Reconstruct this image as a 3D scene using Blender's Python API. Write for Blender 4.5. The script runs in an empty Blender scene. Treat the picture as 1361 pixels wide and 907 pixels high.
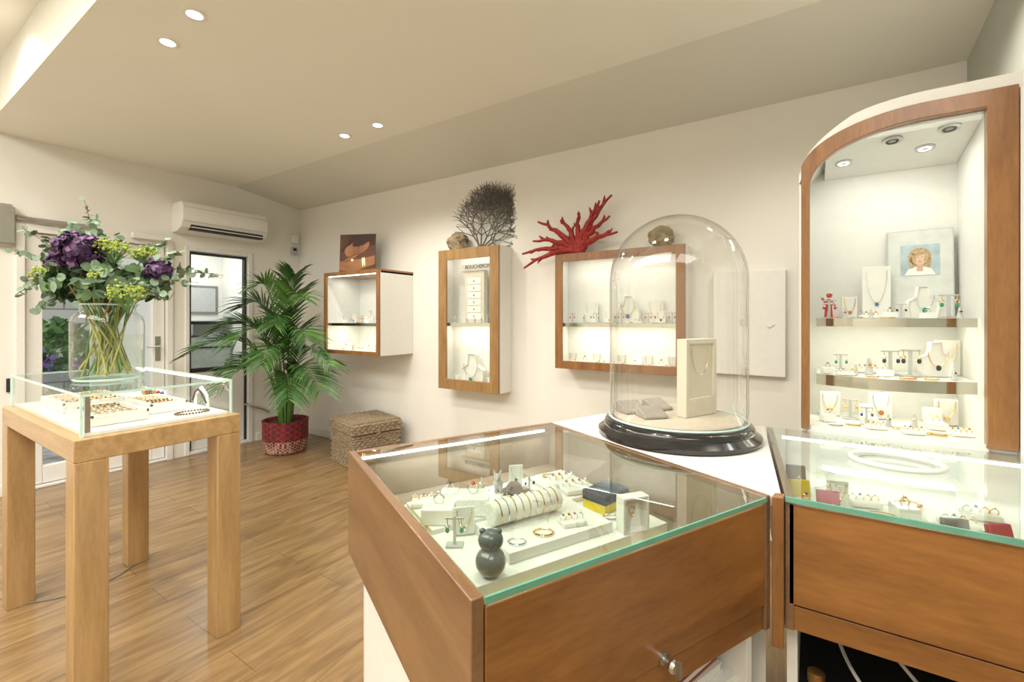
import bpy, math, random
from mathutils import Vector, Matrix
R = random.Random(11)
D = bpy.data; S = bpy.context.scene; COL = S.collection
pi = math.pi
S.view_settings.view_transform = 'Standard'

# ------------------------------------------------------------------ materials
def _new(name):
    m = D.materials.new(name); m.use_nodes = True
    n = m.node_tree.nodes; n.clear()
    o = n.new('ShaderNodeOutputMaterial')
    return m, n, m.node_tree.links, o

def mat(name, col, rough=.5, metal=0., var=.08, scale=25., bump=0., emit=0., coat=0., stretch=(1,1,1), spec=.5, bscale=None):
    m, n, l, o = _new(name)
    p = n.new('ShaderNodeBsdfPrincipled'); l.new(p.outputs[0], o.inputs[0])
    p.inputs['Roughness'].default_value = rough; p.inputs['Metallic'].default_value = metal
    p.inputs['Coat Weight'].default_value = coat
    p.inputs['Specular IOR Level'].default_value = spec
    tc = n.new('ShaderNodeTexCoord'); mp = n.new('ShaderNodeMapping'); mp.inputs['Scale'].default_value = stretch
    l.new(tc.outputs['Object'], mp.inputs[0])
    nz = n.new('ShaderNodeTexNoise'); nz.inputs['Scale'].default_value = scale; nz.inputs['Detail'].default_value = 4
    l.new(mp.outputs[0], nz.inputs['Vector'])
    rp = n.new('ShaderNodeValToRGB')
    a = [max(0, c*(1-var)) for c in col[:3]]+[1]; b = [min(1, c*(1+var)) for c in col[:3]]+[1]
    rp.color_ramp.elements[0].color = a; rp.color_ramp.elements[1].color = b
    rp.color_ramp.elements[0].position = .3; rp.color_ramp.elements[1].position = .7
    l.new(nz.outputs['Fac'], rp.inputs[0]); l.new(rp.outputs[0], p.inputs['Base Color'])
    if bump:
        bn = n.new('ShaderNodeBump'); bn.inputs['Strength'].default_value = bump; bn.inputs['Distance'].default_value = .01
        n2 = n.new('ShaderNodeTexNoise'); n2.inputs['Scale'].default_value = bscale or scale*3; l.new(mp.outputs[0], n2.inputs['Vector'])
        l.new(n2.outputs['Fac'], bn.inputs['Height']); l.new(bn.outputs[0], p.inputs['Normal'])
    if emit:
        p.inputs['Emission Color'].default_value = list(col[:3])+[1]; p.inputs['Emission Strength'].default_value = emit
    return m

def wood(name, dark, light, stretch=(1, 12, 12), scale=3., rough=.35, coat=.2):
    m, n, l, o = _new(name)
    p = n.new('ShaderNodeBsdfPrincipled'); l.new(p.outputs[0], o.inputs[0])
    p.inputs['Roughness'].default_value = rough; p.inputs['Coat Weight'].default_value = coat
    p.inputs['Coat Roughness'].default_value = .2
    tc = n.new('ShaderNodeTexCoord'); mp = n.new('ShaderNodeMapping'); mp.inputs['Scale'].default_value = stretch
    l.new(tc.outputs['Object'], mp.inputs[0])
    a = n.new('ShaderNodeTexNoise'); a.inputs['Scale'].default_value = scale; a.inputs['Detail'].default_value = 6; a.inputs['Distortion'].default_value = .6
    l.new(mp.outputs[0], a.inputs['Vector'])
    b = n.new('ShaderNodeTexNoise'); b.inputs['Scale'].default_value = scale*9; b.inputs['Detail'].default_value = 3
    l.new(mp.outputs[0], b.inputs['Vector'])
    mx = n.new('ShaderNodeMath'); mx.operation = 'MULTIPLY_ADD'; mx.inputs[1].default_value = .3
    l.new(b.outputs['Fac'], mx.inputs[0])
    s = n.new('ShaderNodeMath'); s.operation = 'MULTIPLY'; s.inputs[1].default_value = .7
    l.new(a.outputs['Fac'], s.inputs[0]); l.new(s.outputs[0], mx.inputs[2])
    rp = n.new('ShaderNodeValToRGB')
    rp.color_ramp.elements[0].color = list(dark)+[1]; rp.color_ramp.elements[1].color = list(light)+[1]
    rp.color_ramp.elements[0].position = .33; rp.color_ramp.elements[1].position = .66
    l.new(mx.outputs[0], rp.inputs[0]); l.new(rp.outputs[0], p.inputs['Base Color'])
    return m

def glass(name, tint=(.97, 1, .985), base=.035, k=.9, pwr=4.5):
    m, n, l, o = _new(name)
    lw = n.new('ShaderNodeLayerWeight'); lw.inputs['Blend'].default_value = .5
    pw = n.new('ShaderNodeMath'); pw.operation = 'POWER'; pw.inputs[1].default_value = pwr
    l.new(lw.outputs['Facing'], pw.inputs[0])
    ma = n.new('ShaderNodeMath'); ma.operation = 'MULTIPLY_ADD'; ma.inputs[1].default_value = k; ma.inputs[2].default_value = base
    l.new(pw.outputs[0], ma.inputs[0])
    t = n.new('ShaderNodeBsdfTransparent'); t.inputs[0].default_value = list(tint)+[1]
    g = n.new('ShaderNodeBsdfGlossy'); g.inputs['Roughness'].default_value = .0
    mx = n.new('ShaderNodeMixShader'); l.new(ma.outputs[0], mx.inputs[0]); l.new(t.outputs[0], mx.inputs[1]); l.new(g.outputs[0], mx.inputs[2])
    l.new(mx.outputs[0], o.inputs[0])
    return m

def emis(name, col, st):
    m, n, l, o = _new(name)
    e = n.new('ShaderNodeEmission'); e.inputs[0].default_value = list(col)+[1]; e.inputs[1].default_value = st
    l.new(e.outputs[0], o.inputs[0]); return m

def floor_mat():
    m, n, l, o = _new('oak_laminate')
    p = n.new('ShaderNodeBsdfPrincipled'); l.new(p.outputs[0], o.inputs[0])
    p.inputs['Roughness'].default_value = .27
    tc = n.new('ShaderNodeTexCoord'); sp = n.new('ShaderNodeSeparateXYZ'); cb = n.new('ShaderNodeCombineXYZ')
    l.new(tc.outputs['Object'], sp.inputs[0]); l.new(sp.outputs[1], cb.inputs[0]); l.new(sp.outputs[0], cb.inputs[1])
    br = n.new('ShaderNodeTexBrick'); l.new(cb.outputs[0], br.inputs['Vector'])
    br.inputs['Scale'].default_value = 1; br.inputs['Brick Width'].default_value = 1.4; br.inputs['Row Height'].default_value = .19
    br.inputs['Mortar Size'].default_value = .0013; br.inputs['Mortar Smooth'].default_value = .1
    br.inputs['Color1'].default_value = (.335, .218, .104, 1); br.inputs['Color2'].default_value = (.285, .180, .083, 1)
    br.inputs['Mortar'].default_value = (.13, .08, .035, 1); br.offset = .37
    mp = n.new('ShaderNodeMapping'); mp.inputs['Scale'].default_value = (10, 1.3, 1); l.new(tc.outputs['Object'], mp.inputs[0])
    nz = n.new('ShaderNodeTexNoise'); nz.inputs['Scale'].default_value = 2.0; nz.inputs['Detail'].default_value = 8; nz.inputs['Distortion'].default_value = 1.1
    l.new(mp.outputs[0], nz.inputs['Vector'])
    rp = n.new('ShaderNodeValToRGB'); rp.color_ramp.elements[0].position = .3; rp.color_ramp.elements[1].position = .68
    rp.color_ramp.elements[0].color = (.60, .56, .52, 1); rp.color_ramp.elements[1].color = (1.12, 1.11, 1.08, 1)
    l.new(nz.outputs['Fac'], rp.inputs[0])
    mx = n.new('ShaderNodeMix'); mx.data_type = 'RGBA'; mx.blend_type = 'MULTIPLY'; mx.inputs[0].default_value = 1
    l.new(br.outputs['Color'], mx.inputs[6]); l.new(rp.outputs[0], mx.inputs[7])
    # sparse dark knots
    m2 = n.new('ShaderNodeMapping'); m2.inputs['Scale'].default_value = (5.5, 2.2, 1); l.new(tc.outputs['Object'], m2.inputs[0])
    vo = n.new('ShaderNodeTexVoronoi'); vo.inputs['Scale'].default_value = .55; l.new(m2.outputs[0], vo.inputs['Vector'])
    r2 = n.new('ShaderNodeValToRGB'); r2.color_ramp.elements[0].position = .015; r2.color_ramp.elements[1].position = .07
    r2.color_ramp.elements[0].color = (.42, .36, .30, 1); r2.color_ramp.elements[1].color = (1, 1, 1, 1)
    l.new(vo.outputs['Distance'], r2.inputs[0])
    m3 = n.new('ShaderNodeMix'); m3.data_type = 'RGBA'; m3.blend_type = 'MULTIPLY'; m3.inputs[0].default_value = 1
    l.new(mx.outputs[2], m3.inputs[6]); l.new(r2.outputs[0], m3.inputs[7]); l.new(m3.outputs[2], p.inputs['Base Color'])
    return m

def masonry():
    m, n, l, o = _new('street_masonry')
    p = n.new('ShaderNodeBsdfPrincipled'); l.new(p.outputs[0], o.inputs[0]); p.inputs['Roughness'].default_value = .9
    tc = n.new('ShaderNodeTexCoord'); sp = n.new('ShaderNodeSeparateXYZ'); cb = n.new('ShaderNodeCombineXYZ')
    l.new(tc.outputs['Object'], sp.inputs[0]); l.new(sp.outputs[1], cb.inputs[0]); l.new(sp.outputs[2], cb.inputs[1])
    br = n.new('ShaderNodeTexBrick'); l.new(cb.outputs[0], br.inputs['Vector'])
    br.inputs['Scale'].default_value = 1; br.inputs['Brick Width'].default_value = .7; br.inputs['Row Height'].default_value = .3
    br.inputs['Mortar Size'].default_value = .015
    br.inputs['Color1'].default_value = (.55, .52, .46, 1); br.inputs['Color2'].default_value = (.36, .35, .32, 1); br.inputs['Mortar'].default_value = (.2, .19, .18, 1)
    l.new(br.outputs['Color'], p.inputs['Base Color'])
    return m

def weave_mat(name, cols, sx=60):
    m, n, l, o = _new(name)
    p = n.new('ShaderNodeBsdfPrincipled'); l.new(p.outputs[0], o.inputs[0]); p.inputs['Roughness'].default_value = .7
    tc = n.new('ShaderNodeTexCoord'); mp = n.new('ShaderNodeMapping'); l.new(tc.outputs['Object'], mp.inputs[0])
    mp.inputs['Rotation'].default_value = (.6, .6, .785)
    ck = n.new('ShaderNodeTexChecker'); ck.inputs['Scale'].default_value = sx
    ck.inputs['Color1'].default_value = list(cols[0])+[1]; ck.inputs['Color2'].default_value = list(cols[1])+[1]
    l.new(mp.outputs[0], ck.inputs['Vector'])
    c2 = n.new('ShaderNodeTexChecker'); c2.inputs['Scale'].default_value = sx*1.9
    l.new(mp.outputs[0], c2.inputs['Vector'])
    # pale checks confined to a lower band
    sp = n.new('ShaderNodeSeparateXYZ'); l.new(tc.outputs['Object'], sp.inputs[0])
    lt = n.new('ShaderNodeMath'); lt.operation = 'LESS_THAN'; lt.inputs[1].default_value = .13; l.new(sp.outputs[2], lt.inputs[0])
    mu = n.new('ShaderNodeMath'); mu.operation = 'MULTIPLY'; l.new(lt.outputs[0], mu.inputs[0]); l.new(c2.outputs['Fac'], mu.inputs[1])
    mx = n.new('ShaderNodeMix'); mx.data_type = 'RGBA'; l.new(mu.outputs[0], mx.inputs[0])
    l.new(ck.outputs['Color'], mx.inputs[6]); mx.inputs[7].default_value = list(cols[2])+[1]
    l.new(mx.outputs[2], p.inputs['Base Color'])
    return m

WALL = mat('wall_paint', (.82, .80, .745), .9, var=.015, scale=3, bump=.03, bscale=300)
WALLG = mat('wall_shade_grey', (.46, .47, .42), .9, var=.02, scale=3)  # the east wall's shadow is put into this darker wall colour
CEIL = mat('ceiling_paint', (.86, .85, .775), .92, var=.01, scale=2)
CEILD = mat('ceiling_slope_shade', (.72, .71, .64), .92, var=.01, scale=2)  # darker than the flat ceiling: the slope's shading is put into its colour
FLOOR = floor_mat()
WHITE = mat('white_lacquer', (.82, .81, .77), .4, var=.02)
WHITEG = mat('white_acrylic', (.86, .85, .82), .12, var=.01)
WHITEC = mat('white_card', (.80, .785, .74), .6, var=.02)
PVC = mat('door_white', (.80, .79, .76), .35, var=.02)
OAK = wood('oak', (.35, .21, .083), (.53, .34, .155), (1.2, 14, 14), 2.4)
OAKV = wood('oak_vertical', (.35, .21, .083), (.53, .34, .155), (14, 14, 1.2), 2.4)
OAKD = wood('oak_honey', (.24, .125, .042), (.40, .235, .085), (10, 10, 1.5), 2.4)
CHERRY = wood('cherry', (.180, .070, .016), (.33, .142, .037), (1.1, 6, 6), 2.2, rough=.3, coat=.4)
CHERRYV = wood('cherry_vertical', (.190, .076, .021), (.335, .150, .044), (8, 8, 1.2), 2.2, rough=.3, coat=.4)
CHERRYY = wood('cherry_side', (.155, .078, .034), (.26, .140, .064), (6, 1.1, 6), 2.2, rough=.3, coat=.4)
GLASS = glass('clear_glass')
CGLASS = glass('counter_glass', (.87, .95, .89), .08, .9, 3.3)
DOMEG = glass('dome_glass', (.985, .985, .97), .055, .95, 3.0)
VASEG = glass('vase_glass', (.97, .985, .975), .045, .8, 2.8)
GEDGE = mat('green_glass_edge', (.12, .33, .24), .15, var=.1, emit=.08, coat=.5)
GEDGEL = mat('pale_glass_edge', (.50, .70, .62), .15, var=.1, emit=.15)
GOLD = mat('gold', (.85, .58, .25), .22, 1., var=.03)
SILVER = mat('silver', (.78, .78, .76), .2, 1., var=.03)
STEEL = mat('brushed_steel', (.55, .55, .53), .3, 1., var=.05)
MIRROR = mat('mirror_edge', (.62, .58, .50), .08, 1., var=.01)
BLACK = mat('black_lacquer', (.012, .011, .012), .18, var=.2, coat=.6)
BLACKM = mat('black_matt', (.02, .02, .021), .6, var=.2)
GREYV = mat('grey_velvet', (.22, .21, .20), .9, var=.1)
GREYL = mat('light_grey', (.50, .50, .49), .6, var=.05)
RED = mat('red_gem', (.55, .02, .03), .2, var=.1)
REDC = mat('red_coral_skin', (.32, .020, .016), .6, var=.4, scale=40, bump=.5)
BLACKC = mat('sea_fan_skin', (.15, .135, .125), .8, var=.4, scale=60)
GREEN = mat('green_gem', (.03, .25, .12), .2)
BLUE = mat('blue_gem', (.05, .12, .35), .2)
AMBER = mat('amber_gem', (.45, .15, .03), .2)
YELLOW = mat('yellow_card', (.78, .60, .04), .5, var=.04)
PINK = mat('magenta_velvet', (.45, .02, .10), .7, var=.1)
LEAFD = mat('palm_leaf', (.040, .115, .022), .42, var=.45, scale=6)
LEAFM = mat('palm_leaf_light', (.09, .20, .042), .42, var=.35, scale=6)
EUC = mat('eucalyptus_leaf', (.16, .24, .15), .6, var=.3, scale=20)
EUCD = mat('dark_foliage', (.06, .12, .04), .55, var=.4, scale=20)
STEM = mat('flower_stem', (.36, .34, .09), .5, var=.4, scale=15)
PURP = mat('purple_petal', (.080, .032, .098), .6, var=.6, scale=50)
PURL = mat('purple_petal_light', (.18, .09, .21), .6, var=.4, scale=50)
LIME = mat('lime_flower', (.34, .42, .07), .6, var=.35, scale=60)
TWIG = mat('brown_twig', (.16, .09, .04), .8, var=.3)
SOIL = mat('soil', (.05, .03, .02), .95, var=.4)
WICK = mat('seagrass', (.34, .26, .17), .8, var=.45, scale=60, bump=1., bscale=120)
ROCK = mat('porous_stone', (.30, .23, .14), .9, var=.5, scale=18, bump=1., bscale=40)
LED = emis('led_strip', (1, .93, .80), 5)
LEDC = emis('led_strip_cool', (.93, .97, 1), 6)
LAMP = emis('lamp_disc', (1, .95, .86), 12)
LAMPC = emis('cabinet_lamp_disc', (1, .97, .9), 5)
LINK = mat('linen', (.60, .54, .44), .9, var=.06, bump=.3, bscale=300)
BEIGE = mat('beige_card', (.66, .60, .50), .6, var=.03)
BROWNI = mat('counter_lining', (.24, .18, .12), .35, var=.1)

# ------------------------------------------------------------------ mesh builder
class G:
    def __init__(s): s.v = []; s.f = []; s.m = []; s.X = Matrix(); s.clamp = None
    def add(s, vs, fs, mi=0):
        b = len(s.v)
        for v in vs:
            w = s.X @ Vector(v)
            if s.clamp: w = s.clamp(w)
            s.v.append(w)
        for f in fs: s.f.append([b+i for i in f]); s.m.append(mi)
    def box(s, x0, x1, y0, y1, z0, z1, mi=0):
        s.add([(x0,y0,z0),(x1,y0,z0),(x1,y1,z0),(x0,y1,z0),(x0,y0,z1),(x1,y0,z1),(x1,y1,z1),(x0,y1,z1)],
              [(0,3,2,1),(4,5,6,7),(0,1,5,4),(1,2,6,5),(2,3,7,6),(3,0,4,7)], mi); return s
    def cbox(s, c, d, mi=0):
        return s.box(c[0]-d[0]/2, c[0]+d[0]/2, c[1]-d[1]/2, c[1]+d[1]/2, c[2]-d[2]/2, c[2]+d[2]/2, mi)
    def rings(s, rs, mi=0, caps=(True, True), closed=False):
        n = len(rs[0]); vs = [p for r in rs for p in r]; fs = []
        k = len(rs)
        for i in range(k if closed else k-1):
            a = i*n; b = ((i+1) % k)*n
            for j in range(n):
                j2 = (j+1) % n
                fs.append((a+j, a+j2, b+j2, b+j))
        if not closed:
            if caps[0]: fs.append(tuple(range(n))[::-1])
            if caps[1]: fs.append(tuple((k-1)*n+j for j in range(n)))
        s.add(vs, fs, mi); return s
    def lathe(s, prof, c=(0,0,0), seg=32, mi=0, caps=(True, True)):
        rs = [[(c[0]+r*math.cos(2*pi*j/seg), c[1]+r*math.sin(2*pi*j/seg), c[2]+z) for j in range(seg)] for r, z in prof]
        return s.rings(rs, mi, caps)
    def tube(s, pts, r, seg=8, mi=0, closed=False, caps=(True, True)):
        pts = [Vector(p) for p in pts]; n = len(pts)
        rr = r if isinstance(r, (list, tuple)) else [r]*n
        rs = []; up = None
        for i, p in enumerate(pts):
            if closed: t = pts[(i+1) % n]-pts[i-1]
            else: t = pts[min(i+1, n-1)]-pts[max(i-1, 0)]
            if t.length < 1e-9: t = Vector((0,0,1))
            t.normalize()
            if up is None:
                up = Vector((0,0,1)) if abs(t.z) < .9 else Vector((1,0,0))
            a = up-t*up.dot(t)
            if a.length < 1e-6: a = Vector((1,0,0))-t*t.x
            a.normalize(); up = a; b = t.cross(a)
            rs.append([p+(a*math.cos(2*pi*j/seg)+b*math.sin(2*pi*j/seg))*rr[i] for j in range(seg)])
        return s.rings(rs, mi, caps, closed)
    def ball(s, c, r, mi=0, seg=16, k=10):
        if not isinstance(r, (list, tuple)): r = (r, r, r)
        rs = []
        for i in range(1, k):
            ph = pi*i/k
            rs.append([(c[0]+r[0]*math.sin(ph)*math.cos(2*pi*j/seg), c[1]+r[1]*math.sin(ph)*math.sin(2*pi*j/seg), c[2]-r[2]*math.cos(ph)) for j in range(seg)])
        return s.rings(rs, mi)
    def torus(s, c, Rr, r, mi=0, seg=20, k=6, axis='z', sq=(1, 1)):
        pts = []
        for i in range(seg):
            a = 2*pi*i/seg; x = Rr*math.cos(a)*sq[0]; y = Rr*math.sin(a)*sq[1]
            pts.append({'z': (c[0]+x, c[1]+y, c[2]), 'y': (c[0]+x, c[1], c[2]+y), 'x': (c[0], c[1]+x, c[2]+y)}[axis])
        return s.tube(pts, r, k, mi, closed=True)
    def prism(s, poly, a0, a1, axis='z', mi=0):
        f = (lambda p, a: (p[0], p[1], a)) if axis == 'z' else ((lambda p, a: (p[0], a, p[1])) if axis == 'y' else (lambda p, a: (a, p[0], p[1])))
        return s.rings([[f(p, a0) for p in poly], [f(p, a1) for p in poly]], mi)
    def strip(s, outer, inner, y0, y1, mi=0):
        n = len(outer); vs = []
        for o, i in zip(outer, inner):
            vs += [(o[0], y0, o[1]), (i[0], y0, i[1]), (i[0], y1, i[1]), (o[0], y1, o[1])]
        fs = [(0,1,2,3), tuple(4*(n-1)+k for k in (3,2,1,0))]
        for k in range(n-1):
            a = 4*k; b = a+4
            for j in range(4):
                j2 = (j+1) % 4
                fs.append((a+j, b+j, b+j2, a+j2))
        s.add(vs, fs, mi); return s
    def quad(s, pts, mi=0): s.add(pts, [tuple(range(len(pts)))], mi); return s
    def ell(s, cx, cz, rx, rz, y, mi=0, rot=0, seg=24, a0=0, a1=2*pi):
        ps = []
        for j in range(seg):
            a = a0+(a1-a0)*j/(seg if a1-a0 > 6.2 else seg-1); x = rx*math.cos(a); z = rz*math.sin(a)
            ps.append((cx+x*math.cos(rot)-z*math.sin(rot), y, cz+x*math.sin(rot)+z*math.cos(rot)))
        return s.quad(ps, mi)
    def mesh(s, name, mats):
        me = D.meshes.new(name); me.from_pydata([tuple(v) for v in s.v], [], s.f)
        if not isinstance(mats, (list, tuple)): mats = [mats]
        for m in mats: me.materials.append(m)
        for p, mi in zip(me.polygons, s.m): p.material_index = mi
        import bmesh
        bm = bmesh.new(); bm.from_mesh(me); bmesh.ops.recalc_face_normals(bm, faces=bm.faces[:]); bm.to_mesh(me); bm.free()
        me.shade_smooth(); me.set_sharp_from_angle(angle=math.radians(38))
        return me

def T(name, label, cat, loc=(0,0,0), rz=0., group=None, rx=0.):
    o = D.objects.new(name, None); o.empty_display_size = .05; COL.objects.link(o)
    o.location = loc; o.rotation_euler = (rx, 0, rz)
    o['label'] = label; o['category'] = cat
    if group: o['group'] = group
    return o
def P(par, name, g, mats, loc=(0,0,0), rot=(0,0,0), bevel=0., label=None):
    me = g.mesh(name, mats) if isinstance(g, G) else g
    o = D.objects.new(name, me); COL.objects.link(o); o.parent = par; o.location = loc; o.rotation_euler = rot
    if bevel:
        b = o.modifiers.new('bevel', 'BEVEL'); b.width = bevel; b.segments = 2; b.limit_method = 'ANGLE'; b.angle_limit = math.radians(40)
    if label: o['label'] = label
    return o
def ST(name, g, mats, bevel=0.):
    o = P(None, name, g, mats, bevel=bevel); o['kind'] = 'structure'; return o
def dup(o, loc, rz=None, label=None, sc=None):
    def cp(a, par):
        b = a.copy(); COL.objects.link(b)
        if par is not None: b.parent = par
        for c in a.children: cp(c, b)
        return b
    n = cp(o, None); n.location = loc
    if rz is not None: n.rotation_euler = (n.rotation_euler[0], 0, rz)
    if label: n['label'] = label
    if sc: n.scale = (sc, sc, sc)
    return n
def area(name, loc, sx, sy, e, col=(1, .95, .86), rot=(0,0,0), par=None):
    l = D.lights.new(name, 'AREA'); l.shape = 'RECTANGLE'; l.size = sx; l.size_y = sy; l.energy = e; l.color = col
    o = D.objects.new(name, l); COL.objects.link(o); o.location = loc; o.rotation_euler = rot
    if par: o.parent = par
    return o
def text_mesh(body, size):
    c = D.curves.new('t', 'FONT'); c.body = body; c.size = size; c.align_x = 'CENTER'; c.align_y = 'CENTER'; c.extrude = .0004; c.offset = .0003
    o = D.objects.new('t', c); COL.objects.link(o); bpy.context.view_layer.update()
    me = D.meshes.new_from_object(o); D.objects.remove(o); return me

# ------------------------------------------------------------------ camera
cam = D.cameras.new('camera'); co = D.objects.new('camera', cam); COL.objects.link(co)
co.location = (0, 0, 1.3); co.rotation_euler = (pi/2, 0, math.asin(.549)); cam.lens = 16.0; cam.sensor_width = 36
cam.shift_y = -.0217; cam.clip_start = .02; S.camera = co
CR = math.asin(.549)

# ------------------------------------------------------------------ room
XW, YN, XE = -4.95, 3.06, .634
ZC = 2.66
ST('floor', G().box(-5.1, 2.3, -2.7, 3.2, -.08, 0), FLOOR)
ST('wall_north', G().box(-5.1, .8, YN, YN+.15, 0, 3.1), WALL)
ST('wall_east', G().box(XE, XE+.12, 1.0, YN, 0, 3.1).box(XE, 2.3, .9, 1.0, 0, 3.1).box(2.2, 2.3, -2.7, 1.0, 0, 3.1), WALLG)
ST('wall_south', G().box(-5.1, 2.3, -2.7, -2.6, 0, 3.1), WALL)
g = G().box(-5.1, XW, -2.7, .80, 0, 3.1).box(-5.1, XW, .80, 1.80, 2.02, 3.1).box(-5.1, XW, 1.80, 1.90, 0, 3.1)
g.box(-5.1, XW, 1.90, 2.52, 1.99, 3.1).box(-5.1, XW, 2.52, YN+.15, 0, 3.1)
ST('wall_west', g, WALL)
g = G()
g.prism([(-2.6, 3.0), (.65, 3.0), (.65, ZC), (2.35, ZC), (2.35, 3.1), (-2.6, 3.1)], XW, 2.3, 'x')
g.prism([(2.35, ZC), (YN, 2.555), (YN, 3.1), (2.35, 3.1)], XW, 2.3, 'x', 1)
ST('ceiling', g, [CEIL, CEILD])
ST('baseboard_north', G().box(XW, -.9, YN-.014, YN, 0, .08), PVC, .003)
ST('baseboard_west', G().box(XW, XW+.014, 2.56, YN-.014, 0, .08).box(XW, XW+.014, -2.6, .74, 0, .08), PVC, .003)

# entry door
g = G().box(-5.08, XW+.02, .80, .85, 0, 2.02).box(-5.08, XW+.02, 1.75, 1.80, 0, 2.02).box(-5.08, XW+.02, .85, 1.75, 1.96, 2.02).box(-5.08, XW+.01, .85, 1.75, 0, .02)
d1 = ST('door_1', g, PVC, .004)
g = G().box(-5.03, -4.97, .855, .95, .025, 1.955).box(-5.03, -4.97, 1.65, 1.745, .025, 1.955).box(-5.03, -4.97, .95, 1.65, .025, .16).box(-5.03, -4.97, .95, 1.65, 1.83, 1.955)
P(d1, 'door_leaf', g, PVC, bevel=.005)
P(d1, 'glass_pane', G().quad([(-5.0, .95, .16), (-5.0, 1.65, .16), (-5.0, 1.65, 1.83), (-5.0, .95, 1.83)]), GLASS)
P(d1, 'door_handle', G().box(-4.97, -4.962, 1.67, 1.71, .92, 1.14).tube([(-4.965, 1.69, 1.05), (-4.92, 1.69, 1.05), (-4.92, 1.60, 1.05)], .009), STEEL)
P(d1, 'lock_plate', G().box(-4.95, -4.935, .755, .785, .76, .86), BLACKM, bevel=.002)
dc = T('door_closer', 'grey metal door closer with sliding rail above a white door', 'door closer', (XW+.02, .8, 2.0))
P(dc, 'closer_body', G().box(0, .05, -.11, -.01, -.15, .12).box(0, .03, -.10, -.02, -.17, .14), STEEL, bevel=.004)
P(dc, 'rail', G().box(0, .03, .0, .42, .035, .065), STEEL, bevel=.003)
P(dc, 'arm', G().tube([(.045, -.05, .08), (.05, .15, .03), (.03, .32, .03)], .008), STEEL)
P(dc, 'sensor_box', G().box(0, .06, .68, .92, .0, .05), PVC, bevel=.006)

# side glass door
g = G().box(-5.08, XW+.015, 1.90, 1.935, 0, 1.99).box(-5.08, XW+.015, 2.475, 2.52, 0, 1.99).box(-5.08, XW+.015, 1.935, 2.475, 1.95, 1.99).box(-5.08, XW+.01, 1.935, 2.475, 0, .03)
d2 = ST('door_2', g, PVC, .004)
g = G().box(-5.02, -4.97, 1.94, 1.96, .035, 1.945).box(-5.02, -4.97, 2.45, 2.47, .035, 1.945).box(-5.02, -4.97, 1.96, 2.45, 1.925, 1.945)
g.box(-5.02, -4.97, 1.96, 2.45, 1.245, 1.275).box(-5.02, -4.97, 1.96, 2.45, .78, .82)
P(d2, 'door_leaf', g, BLACKM, bevel=.002)
P(d2, 'lower_panel', G().box(-5.01, -4.98, 1.96, 2.45, .035, .78), PVC)
P(d2, 'glass_pane', G().quad([(-4.995, 1.96, .82), (-4.995, 2.45, .82), (-4.995, 2.45, 1.925), (-4.995, 1.96, 1.925)]), GLASS)
P(d2, 'door_handle', G().tube([(-4.965, 2.46, .40), (-4.88, 2.47, .40), (-4.86, 2.60, .34), (-4.88, 2.66, .30)], .014), STEEL)
GREENG = mat('grey_green_paint', (.36, .40, .36), .6)
g = G().box(-6.5, -6.45, 1.6, 2.95, 0, 2.3).box(-6.5, -5.1, 2.9, 2.95, 0, 2.3).box(-6.5, -5.1, 1.83, 1.87, 0, 2.3).box(-6.5, -5.1, 1.83, 2.95, 2.3, 2.35).box(-6.5, -5.1, 1.83, 2.95, -.05, 0)
ST('wall_vestibule', g, WALL)
q = T('low_cabinet', 'grey low display cabinet in the vestibule behind a glass door', 'cabinet', (-6.30, 2.62, 0))
P(q, 'body', G().box(-.14, .14, -.20, .26, 0, 1.10).box(-.14, .14, -.20, .26, 1.24, 1.28).box(-.14, .14, -.20, -.17, 1.10, 1.24), GREENG, bevel=.004)
P(q, 'shelf_edge', G().box(.141, .146, -.19, .25, .94, .96).box(.141, .146, -.19, .25, 1.08, 1.10), BLACKM)
q = T('reflection_panel', 'dark framed pale panel standing in for a reflection in the door glass', 'poster', (-6.449, 2.62, 1.36))  # panel added to imitate reflections in the side door glass
P(q, 'border', G().box(0, .02, -.20, .22, 0, .36), GREYV, bevel=.002); P(q, 'print', G().box(.0205, .022, -.17, .19, .03, .33), GREYL)
area('vestibule_lamp', (-5.8, 2.3, 2.28), .5, .5, 13, (.95, .97, 1))
# exterior
ST('ground', G().box(-16, -5.1, -8, 1.83, -.12, -.03).box(-16, -6.5, 1.83, 9, -.12, -.03), mat('cobbles', (.36, .34, .31), .9, var=.5, scale=9, bump=.6))
ST('wall_street', G().box(-13.4, -13, -8, 9, -.03, 4.5), masonry())
SHL = mat('shrub_leaf', (.09, .21, .05), .6, var=.5, scale=5); LIL = mat('lilac', (.26, .12, .5), .6)
def bush(loc, s, flower):
    t = T('flowering_bush', 'green shrub with small purple flowers on the street', 'bush', loc)
    g = G()
    for i in range(460):
        a = R.uniform(0, 2*pi); ph = R.uniform(0, pi/2); r = s*R.uniform(.7, 1.05)
        c = Vector((r*math.cos(a)*math.cos(ph), r*math.sin(a)*math.cos(ph), .15+r*1.5*math.sin(ph)))
        u = Vector((R.uniform(-1,1), R.uniform(-1,1), R.uniform(-1,1))).normalized()*.06*s/.5; w = u.orthogonal().normalized()*.04*s/.5
        g.quad([c-u, c+w, c+u, c-w], 1 if R.random() < flower else 0)
    P(t, 'foliage', g, [SHL, LIL])
    P(t, 'stem', G().tube([(0,0,-.0), (0,0,.6)], [.04, .02]), TWIG)
bush((-8.2, 1.55, -.03), .50, .35); bush((-8.9, 2.65, -.03), .55, .15); bush((-10.6, 2.2, -.03), .75, .0); bush((-11.3, 3.9, -.03), .8, .0)

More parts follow.
